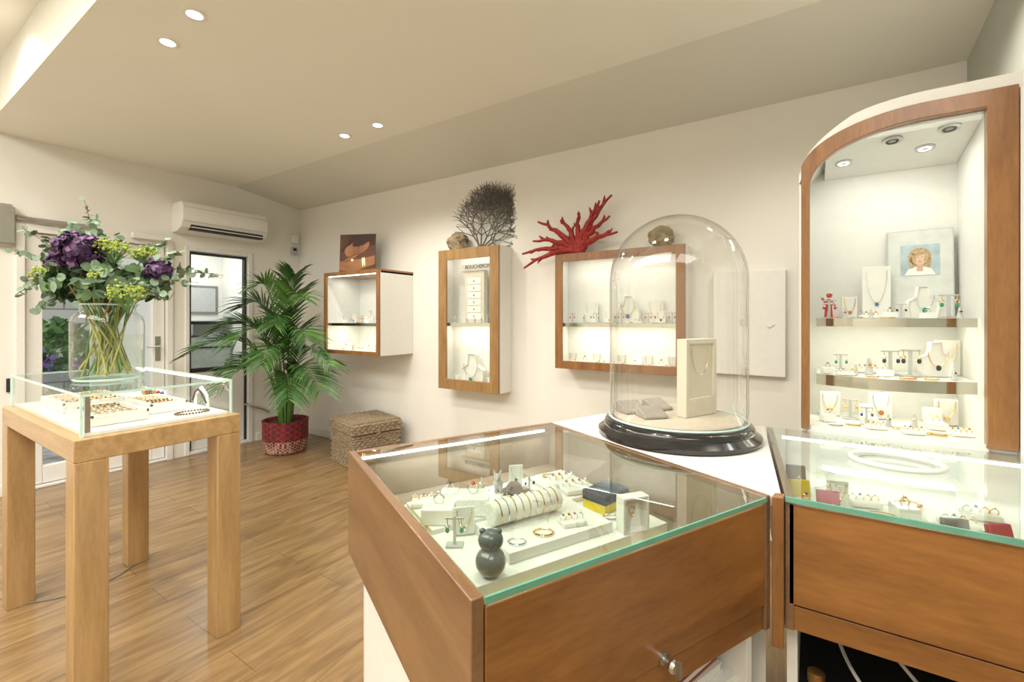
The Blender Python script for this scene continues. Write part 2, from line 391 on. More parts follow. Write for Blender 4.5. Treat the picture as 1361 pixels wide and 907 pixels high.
# ceiling downlights and unseen fill lights
def downlight(x, y, z, e, nm='recessed_downlight'):
    t = T(nm, 'round white recessed ceiling spotlight, switched on', 'ceiling light', (x, y, z), group='recessed ceiling spotlights')
    P(t, 'bezel', G().lathe([(.030, .004), (.032, -.004), (.045, -.006), (.052, -.003), (.052, 0), (.030, .0)], seg=28, caps=(False, False)), WHITE)
    P(t, 'lamp_disc', G().lathe([(.031, -.003), (.018, -.006), (.004, -.007)], seg=24), LAMP)
    l = D.lights.new('spot', 'SPOT'); l.energy = e; l.spot_size = math.radians(140); l.spot_blend = .6; l.shadow_soft_size = .05; l.color = (1, .955, .85)
    o = D.objects.new('spot', l); COL.objects.link(o); o.parent = t; o.location = (0, 0, -.03)
for x, y in [(-2.30, .92), (-2.64, .94), (-2.89, 2.14), (-2.54, 2.15), (-.9, .93), (-.5, .93), (.25, 2.14)]:  # last three are added out of view to brighten the counter side
    downlight(x, y, ZC, 34)
downlight(-3.75, .45, 3.0, 20)
CW = (1, .97, .89)
area('ambience_fill', (-1.4, -.9, 2.97), 2.4, 1.4, 104, CW)  # unseen fill lights added to raise the room's ambience
area('ambience_fill', (-3.6, -.9, 2.97), 1.4, 1.4, 66, CW)
area('ambience_fill', (1.0, -.9, 2.97), 1.4, 1.4, 44, CW)

# world
w = D.worlds.new('w'); S.world = w; w.use_nodes = True
wn = w.node_tree.nodes; bg = wn['Background']
bg.inputs[0].default_value = (.92, .96, 1, 1); bg.inputs[1].default_value = 1.35

# ------------------------------------------------------------------ AC
ac = T('air_conditioner', 'white wall-mounted split air conditioner above the doors', 'air conditioner', (XW, 2.175, 2.10))
prof = [(0, 0), (.10, -.0), (.20, .035), (.235, .10), (.235, .23), (.21, .265), (0, .27)]
g = G(); g.rings([[(p[0], -.385, p[1]) for p in prof], [(p[0], .385, p[1]) for p in prof]])
P(ac, 'casing', g, PVC, bevel=.006)
P(ac, 'outlet_slot', G().box(.12, .222, -.31, .34, .018, .062), BLACKM)
P(ac, 'louver', G().box(.15, .232, -.31, .34, .034, .042).box(.13, .215, -.31, .34, .020, .026), PVC)
P(ac, 'intake_grille', G().box(.232, .238, -.37, .37, .215, .219).box(.232, .238, -.37, .37, .088, .091), GREYL)
t = T('alarm_sensor', 'small white alarm sensor near the room corner', 'sensor', (XW, 2.98, 2.16)); P(t, 'housing', G().box(0, .05, -.035, .035, 0, .09), PVC, bevel=.01)
t = T('wall_thermostat', 'small white wall thermostat under a sensor', 'thermostat', (XW, 2.98, 2.03)); P(t, 'housing', G().box(0, .03, -.035, .035, 0, .09), GREYL, bevel=.004); P(t, 'display', G().box(.03, .032, -.02, .02, .045, .075), BLACKM)

# ------------------------------------------------------------------ jewellery kit
def gemmat(): return R.choice([RED, BLUE, GREEN, AMBER, SILVER, GOLD, BLACKM])
GRP = [None]
def k_block(w=.05, d=.05, h=.03, metal=GOLD, gem=RED):
    t = T('ring_block', 'white acrylic block holding a jewelled ring', 'ring display', group=GRP[0])
    P(t, 'block', G().box(-w/2, w/2, -d/2, d/2, 0, h), WHITEG, bevel=.002)
    P(t, 'ring', G().torus((0, 0, h+.0085), .010, .0018, 0, axis='y').ball((0, 0, h+.021), .0045, 1, 8, 6), [metal, gem]); return t
def k_card(w=.05, h=.07, metal=GOLD, gem=RED):
    t = T('pendant_card', 'upright white card displaying a fine pendant necklace', 'necklace display', group=GRP[0])
    P(t, 'card', G().box(-w/2, w/2, 0, .006, 0, h).box(-w/2, w/2, 0, .03, 0, .004), WHITEC, bevel=.001)
    pts = [(w*.36*math.cos(a), -.002, h*.92+h*.62*math.sin(a)) for a in [pi+pi*i/12 for i in range(13)]]
    P(t, 'necklace', G().tube(pts, .0012, 5).ball((0, -.004, h*.27), (.006, .003, .007), 1, 8, 6), [metal, gem]); return t
def k_bust(s=.1, metal=GOLD, gem=GREEN):
    t = T('necklace_bust', 'white leather necklace bust with a pendant necklace', 'necklace display', group=GRP[0])
    o = [(-.38, 0), (-.46, .35), (-.42, .55), (-.18, .68), (-.14, 1.0), (.14, 1.0), (.18, .68), (.42, .55), (.46, .35), (.38, 0)]
    g = G(); g.rings([[(x*s*k, y, z*s) for x, z in o] for y, k in ((-.10*s, .8), (-.16*s, .92), (0, 1.), (.05*s, .96))])
    P(t, 'bust', g, WHITEC, bevel=.002)
    pts = [(s*.25*math.cos(a), -.175*s-.002, s*.72+s*.42*math.sin(a)) for a in [pi+pi*i/14 for i in range(15)]]
    P(t, 'necklace', G().tube(pts, .0015, 5).ball((0, -.18*s-.003, s*.26), (.007, .004, .009), 1, 8, 6), [metal, gem]); return t
def k_earring(h=.06, metal=GOLD, gem=RED):
    t = T('earring_stand', 'white T-shaped stand with a pair of drop earrings', 'earring display', group=GRP[0])
    P(t, 'stand', G().box(-.018, .018, -.012, .012, 0, .004).box(-.003, .003, -.003, .003, .004, h).box(-.02, .02, -.003, .003, h-.004, h), GREYL, bevel=.0008)
    for sx in (-1, 1):
        P(t, 'earring', G().tube([(sx*.015, -.004, h), (sx*.015, -.004, h-.014)], .001, 5).torus((sx*.015, -.004, h-.018), .004, .0012, 0, 10, 5, 'y').ball((sx*.015, -.004, h-.026), (.0045, .003, .006), 1, 8, 6), [metal, gem])
    return t
def k_bangle(metal=GOLD, gem=RED, r=.03):
    t = T('bracelet', 'slim gold bangle bracelet set with stones', 'bracelet', group=GRP[0])
    P(t, 'band', G().torus((0, 0, .003), r, .003, 0, 28, 6, 'z', (1, .85)), metal)
    g = G()
    for i in range(9):
        a = -pi/2+(i-4)*.22; g.ball((r*math.cos(a), r*.85*math.sin(a), .0058), .0028, 0, 6, 5)
    P(t, 'stones', g, gem); return t
def k_pad(w=.07, d=.05, mat_=WHITEC, n=4):
    t = T('ring_tray', 'small padded tray holding a row of rings', 'ring display', group=GRP[0])
    P(t, 'pad', G().box(-w/2, w/2, -d/2, d/2, 0, .014), mat_, bevel=.004)
    for i in range(n):
        x = -w/2+w*(i+.5)/n
        P(t, 'ring', G().torus((x, 0, .018), .0085, .0016, 0, 14, 5, 'y').ball((x, 0, .028), .0036, 1, 8, 6), [R.choice([GOLD, SILVER]), R.choice([GOLD, SILVER, SILVER, GREYV, AMBER, BLUE])])
    return t
def k_cone(h=.05, metal=GOLD, gem=BLUE):
    t = T('ring_cone', 'slim pale cone carrying a gemstone ring', 'ring display', group=GRP[0])
    P(t, 'cone', G().lathe([(.013, 0), (.013, .004), (.011, .005), (.004, h), (.001, h+.002)], seg=16), GREYL)
    P(t, 'ring', G().torus((0, 0, h*.62), .0085, .0015, 0, 14, 5).ball((0, -.0105, h*.62), .0045, 1, 8, 6), [metal, gem]); return t
def k_box(col, lin=WHITEC, w=.05):
    t = T('ring_box', 'open square ring box with a ring inside', 'ring box', group=GRP[0])
    P(t, 'case', G().box(-w/2, w/2, -w/2, w/2, 0, .022), col, bevel=.003)
    P(t, 'cushion', G().box(-w/2+.005, w/2-.005, -w/2+.005, w/2-.005, .02, .026), lin, bevel=.002)
    P(t, 'lid', G().box(-w/2, w/2, 0, .014, 0, w*.9), col, (0, w/2, .022), (-.25, 0, 0), bevel=.003)
    P(t, 'ring', G().torus((0, 0, .031), .009, .0016, 0, 14, 5, 'y').ball((0, 0, .042), .0045, 1, 8, 6), [GOLD, gemmat()]); return t

KIT = {}
def place(kind, loc, rz=0, sc=1., **kw):
    fn = dict(block=k_block, card=k_card, bust=k_bust, ear=k_earring, bangle=k_bangle, pad=k_pad, cone=k_cone, box=k_box)[kind]
    gem = gemmat(); met = R.choice([GOLD, GOLD, SILVER])
    if kind in ('block', 'card', 'bust', 'ear', 'bangle', 'cone'): kw.setdefault('gem', gem); kw.setdefault('metal', met)
    key = (kind, GRP[0], tuple(sorted((k, getattr(v, 'name', v)) for k, v in kw.items())))
    if key in KIT: return dup(KIT[key], loc, rz, sc=sc)
    t = fn(**kw); KIT[key] = t; t.location = loc; t.rotation_euler = (0, 0, rz); t.scale = (sc, sc, sc); return t

# ------------------------------------------------------------------ wall cabinets
def wall_cabinet(label, x0, x1, d, z0, z1, fw, wd, topw, zs, e=3.):
    w = x1-x0; h = z1-z0
    t = T('wall_display_cabinet', label, 'display cabinet', ((x0+x1)/2, YN, z0))
    a = w/2; th = .018
    g = G().box(-a, -a+th, -d+.02, -.001, 0, h).box(a-th, a, -d+.02, -.001, 0, h).box(-a+th, a-th, -d+.02, -.001, 0, th).box(-a+th, a-th, -.014, -.001, th, h-th)
    if not topw: g.box(-a+th, a-th, -d+.02, -.001, h-th, h)
    P(t, 'body', g, WHITE, bevel=.001)
    if topw: P(t, 'top_board', G().box(-a, a, -d+.02, -.001, h-.018, h+.016), wd, bevel=.002, label='stained wooden top board')
    z1_ = h+(.016 if topw else 0)
    dr = P(t, 'door', G().box(-a, -a+fw, -d, -d+.02, 0, z1_).box(a-fw, a, -d, -d+.02, 0, z1_).box(-a+fw, a-fw, -d, -d+.02, 0, fw).box(-a+fw, a-fw, -d, -d+.02, z1_-fw, z1_), wd, bevel=.002, label='wooden door frame')
    P(dr, 'glass_pane', G().quad([(-a+fw, -d+.01, fw), (a-fw, -d+.01, fw), (a-fw, -d+.01, h-fw), (-a+fw, -d+.01, h-fw)]), GLASS)
    sz = zs-z0
    P(t, 'shelf', G().box(-a+th, a-th, -d+.035, -.015, sz-.008, sz), WHITEG)
    P(t, 'shelf_edge', G().box(-a+th, a-th, -d+.030, -d+.035, sz-.025, sz), MIRROR)
    P(t, 'led_strip', G().box(-a+fw, a-fw, -d+.036, -d+.044, sz-.014, sz-.010), LED)
    P(t, 'top_led_strip', G().box(-a+fw, a-fw, -d+.03, -d+.04, h-th-.006, h-th), LED)
    area('cabinet_light', (0, -d/2-.01, sz-.016), w*.8, .04, e*.40, (1, .95, .78), par=t)
    area('cabinet_light', (0, -d/2-.02, h-th-.01), w*.8, .05, e*.26, (1, .97, .9), par=t)
    return t
wall_cabinet('white cube wall cabinet with thin wooden frame and wooden top board', -3.895, -3.117, .41, .975, 1.72, .035, CHERRYV, True, 1.26, 3.6)
wall_cabinet('tall narrow wall display cabinet with thick light wooden door frame', -2.63, -2.01, .19, .716, 1.873, .085, OAKD, False, 1.265, 2.3)
wall_cabinet('wide wall display cabinet with reddish wooden door frame', -1.52, -.635, .19, .95, 1.755, .055, CHERRYV, False, 1.27, 3.0)

GRP[0] = 'jewellery in the cube wall cabinet'
for i in range(5): place(['card', 'ear', 'bust', 'card', 'ear'][i], (-3.72+i*.12, 2.86, 1.26), 0, 1.2)
for i in range(5): place(['block', 'cone', 'bangle', 'block', 'ear'][i], (-3.74+i*.12, 2.76, 1.26), 0, 1.1)
for i in range(6): place(['block', 'cone', 'pad', 'block', 'card', 'pad'][i], (-3.76+i*.11, 2.80, .993), 0, 1.2)
GRP[0] = 'jewellery in the tall wall cabinet'
place('bust', (-2.32, 2.97, .734), 0, 2.3, s=.12)
for x in (-2.50, -2.16): place('card', (x, 2.96, .734), 0, 1.3)
for x in (-2.46, -2.40, -2.24, -2.17): place('block', (x, 2.915, .734), 0, .9)
for x in (-2.50, -2.16, -2.11): place('ear', (x, 2.93, 1.265), 0, 1.1)
for x in (-2.44, -2.36, -2.28, -2.21): place('cone', (x, 2.92, 1.265), 0, .9)
GRP[0] = 'jewellery in the wide wall cabinet'
xs = [-1.42, -1.33, -1.24, -1.15, -1.06, -.97, -.88, -.80, -.73]
for i, x in enumerate(xs): place(['ear', 'cone', 'ear', 'card', 'ear', 'bangle', 'ear', 'card', 'ear'][i], (x, 2.95, 1.27), 0, 1.15, **({'gem': RED} if i in (4, 6, 8) else {}))
for i, x in enumerate(xs): place(['card', 'block', 'card', 'pad', 'card', 'box', 'card', 'block', 'card'][i], (x, 2.96, .968), 0, 1.35, **({'col': WHITE} if i == 5 else {}))
for i, x in enumerate(xs[::2]): place('block', (x+.04, 2.91, .968), 0, .9)
for i, x in enumerate((-1.30, -1.12, -.85)):
    place('card', (x, 3.0, 1.27), 0, 1.0, w=.10, h=.15)
place('bust', (-1.02, 2.99, 1.27), 0, 1.8); place('pad', (-.93, 2.91, 1.27), 0, .9)

t = T('brand_display', 'white display column with brand header and small drawers', 'display stand', (-2.32, 2.985, 1.265))
P(t, 'column', G().box(-.10, .10, -.02, .03, 0, .43), BEIGE, bevel=.002)
for i in range(6):
    dd = P(t, 'drawer', G().box(-.07, .07, -.024, -.0205, .03+i*.058, .082+i*.058), WHITE, bevel=.002)
    P(dd, 'knob', G().ball((0, -.027, .056+i*.058), .006, 0, 8, 6), GREYV)
P(t, 'header', G().box(-.14, .19, -.03, .01, .43, .495), WHITEC, bevel=.001)
tm = text_mesh('BOUCHERON', .043); tm.materials.append(BLACKM)
P(t, 'lettering', tm, None, (.045, -.0315, .463), (pi/2, 0, 0))

t = T('wall_hung_box', 'plain white square wall-mounted box with a tiny latch', 'wall cabinet', (-.31, YN, .966))
P(t, 'body', G().box(-.19, .19, -.05, -.001, 0, .617), WHITE, bevel=.003)
P(t, 'latch', G().tube([(.10, -.053, .288), (.112, -.053, .282), (.135, -.053, .30)], .0025), STEEL)

# ------------------------------------------------------------------ objects on cabinets
def porous(loc, s, label):
    t = T('porous_stone', label, 'stone', loc)
    g = G(); seg = 20; k = 12; rs = []
    for i in range(1, k):
        ph = pi*i/k; rr = []
        for j in range(seg):
            a = 2*pi*j/seg; q = 1+R.uniform(-.22, .22)
            rr.append((s[0]*q*math.sin(ph)*math.cos(a), s[1]*q*math.sin(ph)*math.sin(a), max(0, s[2]-s[2]*math.cos(ph)*(1+R.uniform(-.1, .1)))))
        rs.append(rr)
    g.rings(rs); P(t, 'stone', g, ROCK)
porous((-2.50, 2.97, 1.873), (.095, .06, .078), 'small porous beige coral stone on top of a cabinet')
porous((-.80, 2.96, 1.755), (.08, .06, .07), 'porous brown coral stone on top of a cabinet')

t = T('sea_fan_coral', 'large lacy grey sea fan coral on top of a cabinet', 'coral', (-2.26, 2.965, 1.873), .35)
g = G()
def envelope(q):
    x, z = q.x-.17, q.z-.25
    c_, s_ = math.cos(.45), math.sin(.45)
    a = x*c_+z*s_; b = -x*s_+z*c_
    return (a/.37)**2+(b/.28)**2 < 1 or z < -.12
def fan(p, ang, r, L, dep):
    n = 2; pts = [p]; a = ang; q = p
    for i in range(n):
        a += R.uniform(-.18, .18); q = q+Vector((math.sin(a)*L/n, R.uniform(-.004, .004), math.cos(a)*L/n))
        q.z = max(q.z, .01); pts.append(q)
    g.tube(pts, [r, r*.9, r*.8], 4)
    if dep > 0 and envelope(q):
        k = 3 if R.random() < .65 else 2
        for i in range(k):
            b = a+(i-(k-1)/2)*R.uniform(.55, 1.0)
            b = max(-1.3, min(2.0, b)); fan(q, b, max(.0015, r*.66), L*R.uniform(.80, .96), dep-1)
for a0 in (-.6, -.2, .15, .5, .8, 1.15): fan(Vector((-.0, 0, .0)), a0+.05, .0075, .112, 6)
P(t, 'branches', g, BLACKC)
P(t, 'foot', G().lathe([(.04, 0), (.035, .012), (.012, .03)], seg=16), BLACKC)

t = T('red_coral', 'spiky red branching coral sprawling over a cabinet top', 'coral', (-1.37, 2.93, 1.755), 0)
g = G()
tips = [(-.36, -.14, -.09), (-.40, -.10, .02), (-.29, -.06, .25), (-.12, -.03, .25), (.0, 0, .29), (.11, .02, .22), (.17, -.02, .35), (.25, 0, .38), (.30, -.03, .12), (-.32, -.08, .11), (.25, -.04, .23)]
for tx, ty, tz in tips:
    p2 = Vector((tx, ty, tz)); p1 = Vector((tx*.35, ty*.5, .05+max(0, tz)*.45)); pts = []
    for i in range(11):
        s = i/10; p = p1*2*s*(1-s)+p2*s*s+Vector((0, 0, .02))*(1-s)
        pts.append(p+Vector((R.uniform(-.011, .011), R.uniform(-.006, .006), R.uniform(-.008, .008)))*(1 if 0 < i < 10 else 0))
    g.tube(pts, [.031*(1-.78*(i/10)) for i in range(11)], 7)
    for j in (5, 7, 8):
        d = (pts[j]-pts[j-1]).normalized(); sd = Vector((-d.z, 0, d.x))*R.choice([-1, 1])
        e = pts[j]+(d*.8+sd*.5)*R.uniform(.03, .065); g.tube([pts[j], (pts[j]+e)/2+d*.005, e], [.011, .009, .003], 5)
g.ball((0, 0, .02), (.06, .04, .03), 0, 12, 8)
P(t, 'branches', g, REDC)

def portrait(par, w, h, pal, pose):
    g = G(); y = -.001
    g.quad([(-w/2, y, 0), (w/2, y, 0), (w/2, y, h), (-w/2, y, h)], 0)
    k = w; st = .0003
    if pose == 0:
        g.quad([(-w/2, y-st, .55*h), (-.1*k, y-st, .98*h), (w/2, y-st, .98*h), (w/2, y-st, .72*h), (.1*k, y-st, .62*h)], 2)
        g.ell(.02*k, .66*h, .33*k, .17*h, y-2*st, 1, .35)
        g.ell(-.20*k, .56*h, .16*k, .15*h, y-2.2*st, 1, .1)
        g.ell(.10*k, .80*h, .26*k, .10*h, y-3*st, 2, .35)
        g.ell(-.08*k, .68*h, .07*k, .010*h, y-4*st, 2, .5, 16, pi, 2*pi); g.ell(-.08*k, .725*h, .08*k, .008*h, y-4*st, 2, .45)
        g.ell(.12*k, .73*h, .06*k, .010*h, y-4*st, 2, .3); g.ell(.12*k, .775*h, .07*k, .008*h, y-4*st, 2, .3)
        g.ell(.03*k, .64*h, .022*k, .05*h, y-4*st, 5, -.5); g.ell(.05*k, .555*h, .055*k, .017*h, y-4*st, 3, .25)
        g.quad([(-w/2, y-5*st, .08*h), (-w*.1, y-5*st, .02*h), (w/2, y-5*st, .22*h), (w/2, y-5*st, .44*h), (w*.12, y-5*st, .36*h), (-w/2, y-5*st, .30*h)], 1)
        for i in range(4): g.ell((-.22+.03*i)*k, (.28+.055*i)*h, .21*k, .026*h, y-(6+i*.3)*st, 5 if i % 2 else 1, .18+.10*i)
        g.ell(.16*k, .27*h, .02*k, .12*h, y-8*st, 4, .1); g.ell(.21*k, .28*h, .015*k, .12*h, y-8*st, 4, .1); g.ell(-.14*k, .33*h, .03*k, .025*h, y-8*st, 4)
    else:
        g.ell(0, .60*h, .30*k, .30*h, y-st, 2)
        g.ell(-.14*k, .36*h, .14*k, .24*h, y-st, 2, .2); g.ell(.16*k, .36*h, .13*k, .24*h, y-st, 2, -.2)
        g.quad([(-.40*k, y-2*st, 0), (.40*k, y-2*st, 0), (.30*k, y-2*st, .20*h), (.09*k, y-2*st, .28*h), (-.09*k, y-2*st, .28*h), (-.30*k, y-2*st, .20*h)], 4)
        g.quad([(-.08*k, y-3*st, .13*h), (.08*k, y-3*st, .13*h), (.08*k, y-3*st, .42*h), (-.08*k, y-3*st, .42*h)], 6)
        g.ell(0, .54*h, .155*k, .22*h, y-4*st, 1)
        g.ell(-.02*k, .74*h, .19*k, .09*h, y-5*st, 2, .2); g.ell(-.15*k, .56*h, .05*k, .20*h, y-5*st, 2, .1); g.ell(.16*k, .56*h, .045*k, .20*h, y-5*st, 2, -.1)
        for sx in (-1, 1):
            g.ell(sx*.065*k, .585*h, .022*k, .007*h, y-6*st, 3); g.ell(sx*.065*k, .62*h, .032*k, .004*h, y-6*st, 2)
        g.ell(0, .445*h, .048*k, .011*h, y-6*st, 5); g.ell(0, .505*h, .014*k, .016*h, y-6*st, 6)
    return P(par, 'print', g, pal, label='printed portrait of a person')
SKIN = mat('print_skin', (.36, .16, .07), .6, var=.35, scale=7); HAIR = mat('print_dark_hair', (.05, .02, .015), .6); BGO = mat('print_backdrop', (.10, .035, .015), .5, var=.5, scale=4)
LIPS = mat('print_lips', (.32, .07, .05), .6); SHD = mat('print_skin_shadow', (.20, .08, .035), .6)
t = T('portrait_display', 'small poster of a person with closed eyes and jewelled hand', 'poster', (-3.60, 2.80, 1.737), .42, rx=-.06)
P(t, 'board', G().box(-.18, .18, 0, .008, 0, .37), BLACKM, bevel=.001)
P(t, 'easel', G().box(-.02, .02, .008, .10, 0, .006).tube([(0, .09, .003), (0, .012, .26)], .004), BLACKM)
portrait(t, .36, .37, [BGO, SKIN, HAIR, LIPS, GOLD, SHD], 0)

# ------------------------------------------------------------------ trunk
t = T('wicker_trunk', 'square woven seagrass trunk with lid beside a palm pot', 'storage trunk', (-3.43, 2.765, 0), -.25)
def woven(g, hx, hy, z0, z1, n, r):
    for i in range(n):
        z = z0+(z1-z0)*(i+.5)/n; pts = []
        k = 17
        for (ax, ay, bx, by) in ((-hx, -hy, hx, -hy), (hx, -hy, hx, hy), (hx, hy, -hx, hy), (-hx, hy, -hx, -hy)):
            for j in range(k):
                s = j/k; nx = (by-ay); ny = -(bx-ax); q = math.hypot(nx, ny)
                o = .006*math.cos(j*pi+i*pi)
                pts.append((ax+(bx-ax)*s+nx/q*o, ay+(by-ay)*s+ny/q*o, z))
        g.tube(pts, r, 6, closed=True)
hx, hy = .235, .215
g = G(); g.box(-hx, hx, -hy, hy, .005, .29); woven(g, hx, hy, .0, .285, 13, .0118); P(t, 'body', g, WICK)
g = G(); g.box(-hx-.010, hx+.010, -hy-.008, hy+.008, .31, .385); woven(g, hx+.012, hy+.010, .300, .385, 4, .0125)
for i in range(19): g.tube([(-hx, -hy+2*hy*i/18, .388+.003*(i % 2)), (0, -hy+2*hy*i/18, .390-.003*(i % 2)), (hx, -hy+2*hy*i/18, .388)], .012, 6)
P(t, 'lid', g, WICK)
P(t, 'clasp', G().torus((hx+.030, 0, .28), .018, .005, axis='x').box(hx+.025, hx+.035, -.01, .01, .29, .33), WICK)

# ------------------------------------------------------------------ palm
px, py = -4.32, 2.52
t = T('potted_palm', 'tall feathery palm in a red and black woven basket pot', 'potted plant', (px, py, 0))
pot = G().lathe([(.165, .0), (.19, .02), (.205, .15), (.205, .28), (.21, .315), (.195, .315), (.185, .27)], seg=40, caps=(True, False))
P(t, 'pot', pot, weave_mat('woven_red', ((.28, .025, .03), (.11, .018, .02), (.45, .33, .25)), 26), label='red woven basket with pale lower pattern')
P(t, 'soil', G().lathe([(.188, .275), (.1, .285), (.02, .29)], seg=24), SOIL)
def clampw(v):
    v.x = max(v.x, XW+.03-px); v.y = min(v.y, YN-.03-py)
    if v.x > -3.94-px and v.y > 2.60-py and .90 < v.z < 1.80: v.x = -3.94-px
    if v.z < .43 and v.x > -3.86-px and v.y > 2.4-py: v.z = .44
    v.z = max(v.z, .02); return v
CX, CY = Vector((.836, .549)), Vector((-.549, .836))
def frond(tip, arch, n=25, L=.34, mi=0):
    g = G(); g.clamp = clampw
    tx = CX*tip[0]+CY*tip[1]; p2 = Vector((tx.x, tx.y, tip[2]))
    h = tx.normalized()*R.uniform(.02, .06) if tx.length > .01 else Vector((0, 0))
    p0 = Vector((h.x, h.y, .27)); p1 = Vector((tx.x*.22, tx.y*.22, arch))
    B = lambda s: p0*(1-s)**2+p1*2*s*(1-s)+p2*s*s
    N = 14; pts = [B(i/N) for i in range(N+1)]
    g.tube(pts, [.009*(1-.75*i/N) for i in range(N+1)], 5, 2)
    for i in range(n):
        s = .36+.64*i/(n-1); c = B(s); d = (B(min(1, s+.02))-B(s-.02)).normalized()
        up = Vector((0, 0, 1)); sd = d.cross(up)
        if sd.length < .1: sd = Vector((1, 0, 0))
        sd.normalize(); nn = sd.cross(d).normalized()
        ll = L*(.5+.75*math.sin(pi*min(1, (s-.28)/.80)))*R.uniform(.85, 1.1)
        for sg in (-1, 1):
            a = (sd*sg*.85+d*(.75+.4*s)+nn*(.30+R.uniform(-.1, .15))).normalized(); wv = (d-a*d.dot(a)).normalized()
            q = []; wd = .0108
            for (f, wk, dr) in ((0, .3, 0), (.3, 1, 0), (.65, .75, -.05), (1, .03, -.18)):
                m = c+a*ll*f+Vector((0, 0, dr*ll*1.1)); q.append((m-wv*wd*wk, m+wv*wd*wk))
            vs = [x for pr in q for x in pr]
            g.add(vs, [(0, 1, 3, 2), (2, 3, 5, 4), (4, 5, 7, 6)], mi if R.random() < .8 else 1-mi)
    P(t, 'frond', g, [LEAFD, LEAFM, LEAFM])
for tip, arch in [((-.62, -.50, .98), 1.45), ((-.35, -.10, 1.42), 1.70), ((-.16, -.25, 1.60), 1.85), ((.14, -.10, 1.72), 1.75), ((.28, -.30, 1.50), 1.75),
                  ((-.48, -.35, 1.18), 1.6), ((-.52, -.25, .74), 1.30), ((.60, -.40, .88), 1.35), ((.54, -.50, .68), 1.20), ((.36, -.35, 1.12), 1.5),
                  ((-.35, -.50, .66), 1.25), ((.05, -.50, .90), 1.4), ((-.22, -.45, 1.10), 1.55), ((.10, -.40, 1.25), 1.6), ((.28, -.50, .60), 1.1)]:
    frond(tip, arch, L=R.uniform(.23, .29), mi=R.choice([0, 1, 0]))
g = G()
for i in range(12):
    a = R.uniform(0, 6.28); g.tube([(.05*math.cos(a), .05*math.sin(a), .27), (.09*math.cos(a), .09*math.sin(a), .66)], [.012, .006], 6)
P(t, 'stems', g, LEAFM)

# ------------------------------------------------------------------ oak table
TX, TY = -2.54, .716
t = T('oak_display_table', 'solid oak high table with thick square legs carrying a glass case', 'table', (TX, TY, 0))
P(t, 'tabletop', G().box(-.53, .53, -.26, .26, .824, .90), OAK, bevel=.003)
for sx in (-1, 1):
    for sy in (-1, 1):
        P(t, 'leg', G().box(-.045, .045, -.045, .045, 0, .824), OAKV, (sx*.485, sy*.215, 0), bevel=.003)
q = T('floor_cable', 'thin black cable lying on the floor by a table leg', 'cable', (-2.98, .93, 0))
P(q, 'cable', G().tube([(0, -.02, .004), (.06, -.10, .004), (.10, -.22, .004), (.05, -.34, .004), (-.04, -.46, .004)], .003), GREYV)
cs = T('glass_showcase', 'low glass display case with steel corners on an oak table', 'display case', (TX, TY, .9002))
hx, hy, hz = .50, .235, .145
g = G()
for (a, b) in (((-hx, -hy), (hx, -hy)), ((hx, -hy), (hx, hy)), ((hx, hy), (-hx, hy)), ((-hx, hy), (-hx, -hy))):
    g.quad([(a[0], a[1], .0), (b[0], b[1], .0), (b[0], b[1], hz), (a[0], a[1], hz)])
P(cs, 'side_panes', g, GLASS)
P(cs, 'top_pane', G().quad([(-hx, -hy, hz), (hx, -hy, hz), (hx, hy, hz), (-hx, hy, hz)]), GLASS)
e = .004
g = G().box(-hx-e, hx+e, -hy-e, -hy, hz-.008, hz).box(-hx-e, hx+e, hy, hy+e, hz-.008, hz).box(-hx-e, -hx, -hy, hy, hz-.008, hz).box(hx, hx+e, -hy, hy, hz-.008, hz)
for sx in (-1, 1):
    for sy in (-1, 1): g.cbox((sx*hx, sy*hy, hz/2), (.007, .007, hz))
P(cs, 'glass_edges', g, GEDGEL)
for sx, sy in ((1, -1), (-1, 1)):
    P(cs, 'corner_post', G().cbox((sx*(hx-.02), sy*(hy-.02), hz/2), (.014, .014, hz-.01)), STEEL)
P(cs, 'base_panel', G().box(-hx+.01, hx-.01, -hy+.01, hy-.01, .0005, .012), WHITEG)
P(cs, 'led_strip', G().box(-hx+.02, hx-.02, hy-.02, hy-.012, hz-.012, hz-.004), LED)
area('showcase_light', (0, hy-.03, hz-.015), .9, .02, .8, (1, .96, .88), par=cs)
def tray(x, y, w, d, rz, lab):
    t = T('jewelry_tray', lab, 'jewelry tray', (TX+x, TY+y, .9135), rz, group='trays in the low showcase')
    P(t, 'tray', G().box(-w/2, w/2, -d/2, d/2, 0, .03).box(-w/2, w/2, -d/2, -d/2+.008, .03, .04).box(-w/2, w/2, d/2-.008, d/2, .03, .04).box(-w/2, -w/2+.008, -d/2, d/2, .03, .04).box(w/2-.008, w/2, -d/2, d/2, .03, .04), WHITEC, bevel=.001)
    P(t, 'lining', G().box(-w/2+.01, w/2-.01, -d/2+.01, d/2-.01, .03, .033), LINK)
    for i in range(6):
        x_ = -w/2+.03+(w-.06)*i/5
        g = G(); pts = [(x_+R.uniform(-.003, .003), -d/2+.03+(d-.06)*k/10, .036) for k in range(11)]
        g.tube(pts, .0022, 5)
        for k in range(0, 11, 2): g.ball(pts[k], .0045, 1, 8, 6)
        P(t, 'bracelet', g, [GOLD, R.choice([AMBER, GOLD, TWIG, SILVER])])
tray(.25, -.10, .30, .17, .0, 'white tray lined with beaded bracelets')
tray(-.18, -.06, .34, .22, .0, 'white tray lined with beaded bracelets')
tray(.16, .085, .30, .13, .0, 'white tray lined with beaded bracelets')
cols = [(.5, .35, .06), (.45, .08, .05), (.1, .2, .10), (.5, .2, .05), (.3, .05, .1), (.1, .12, .25)]
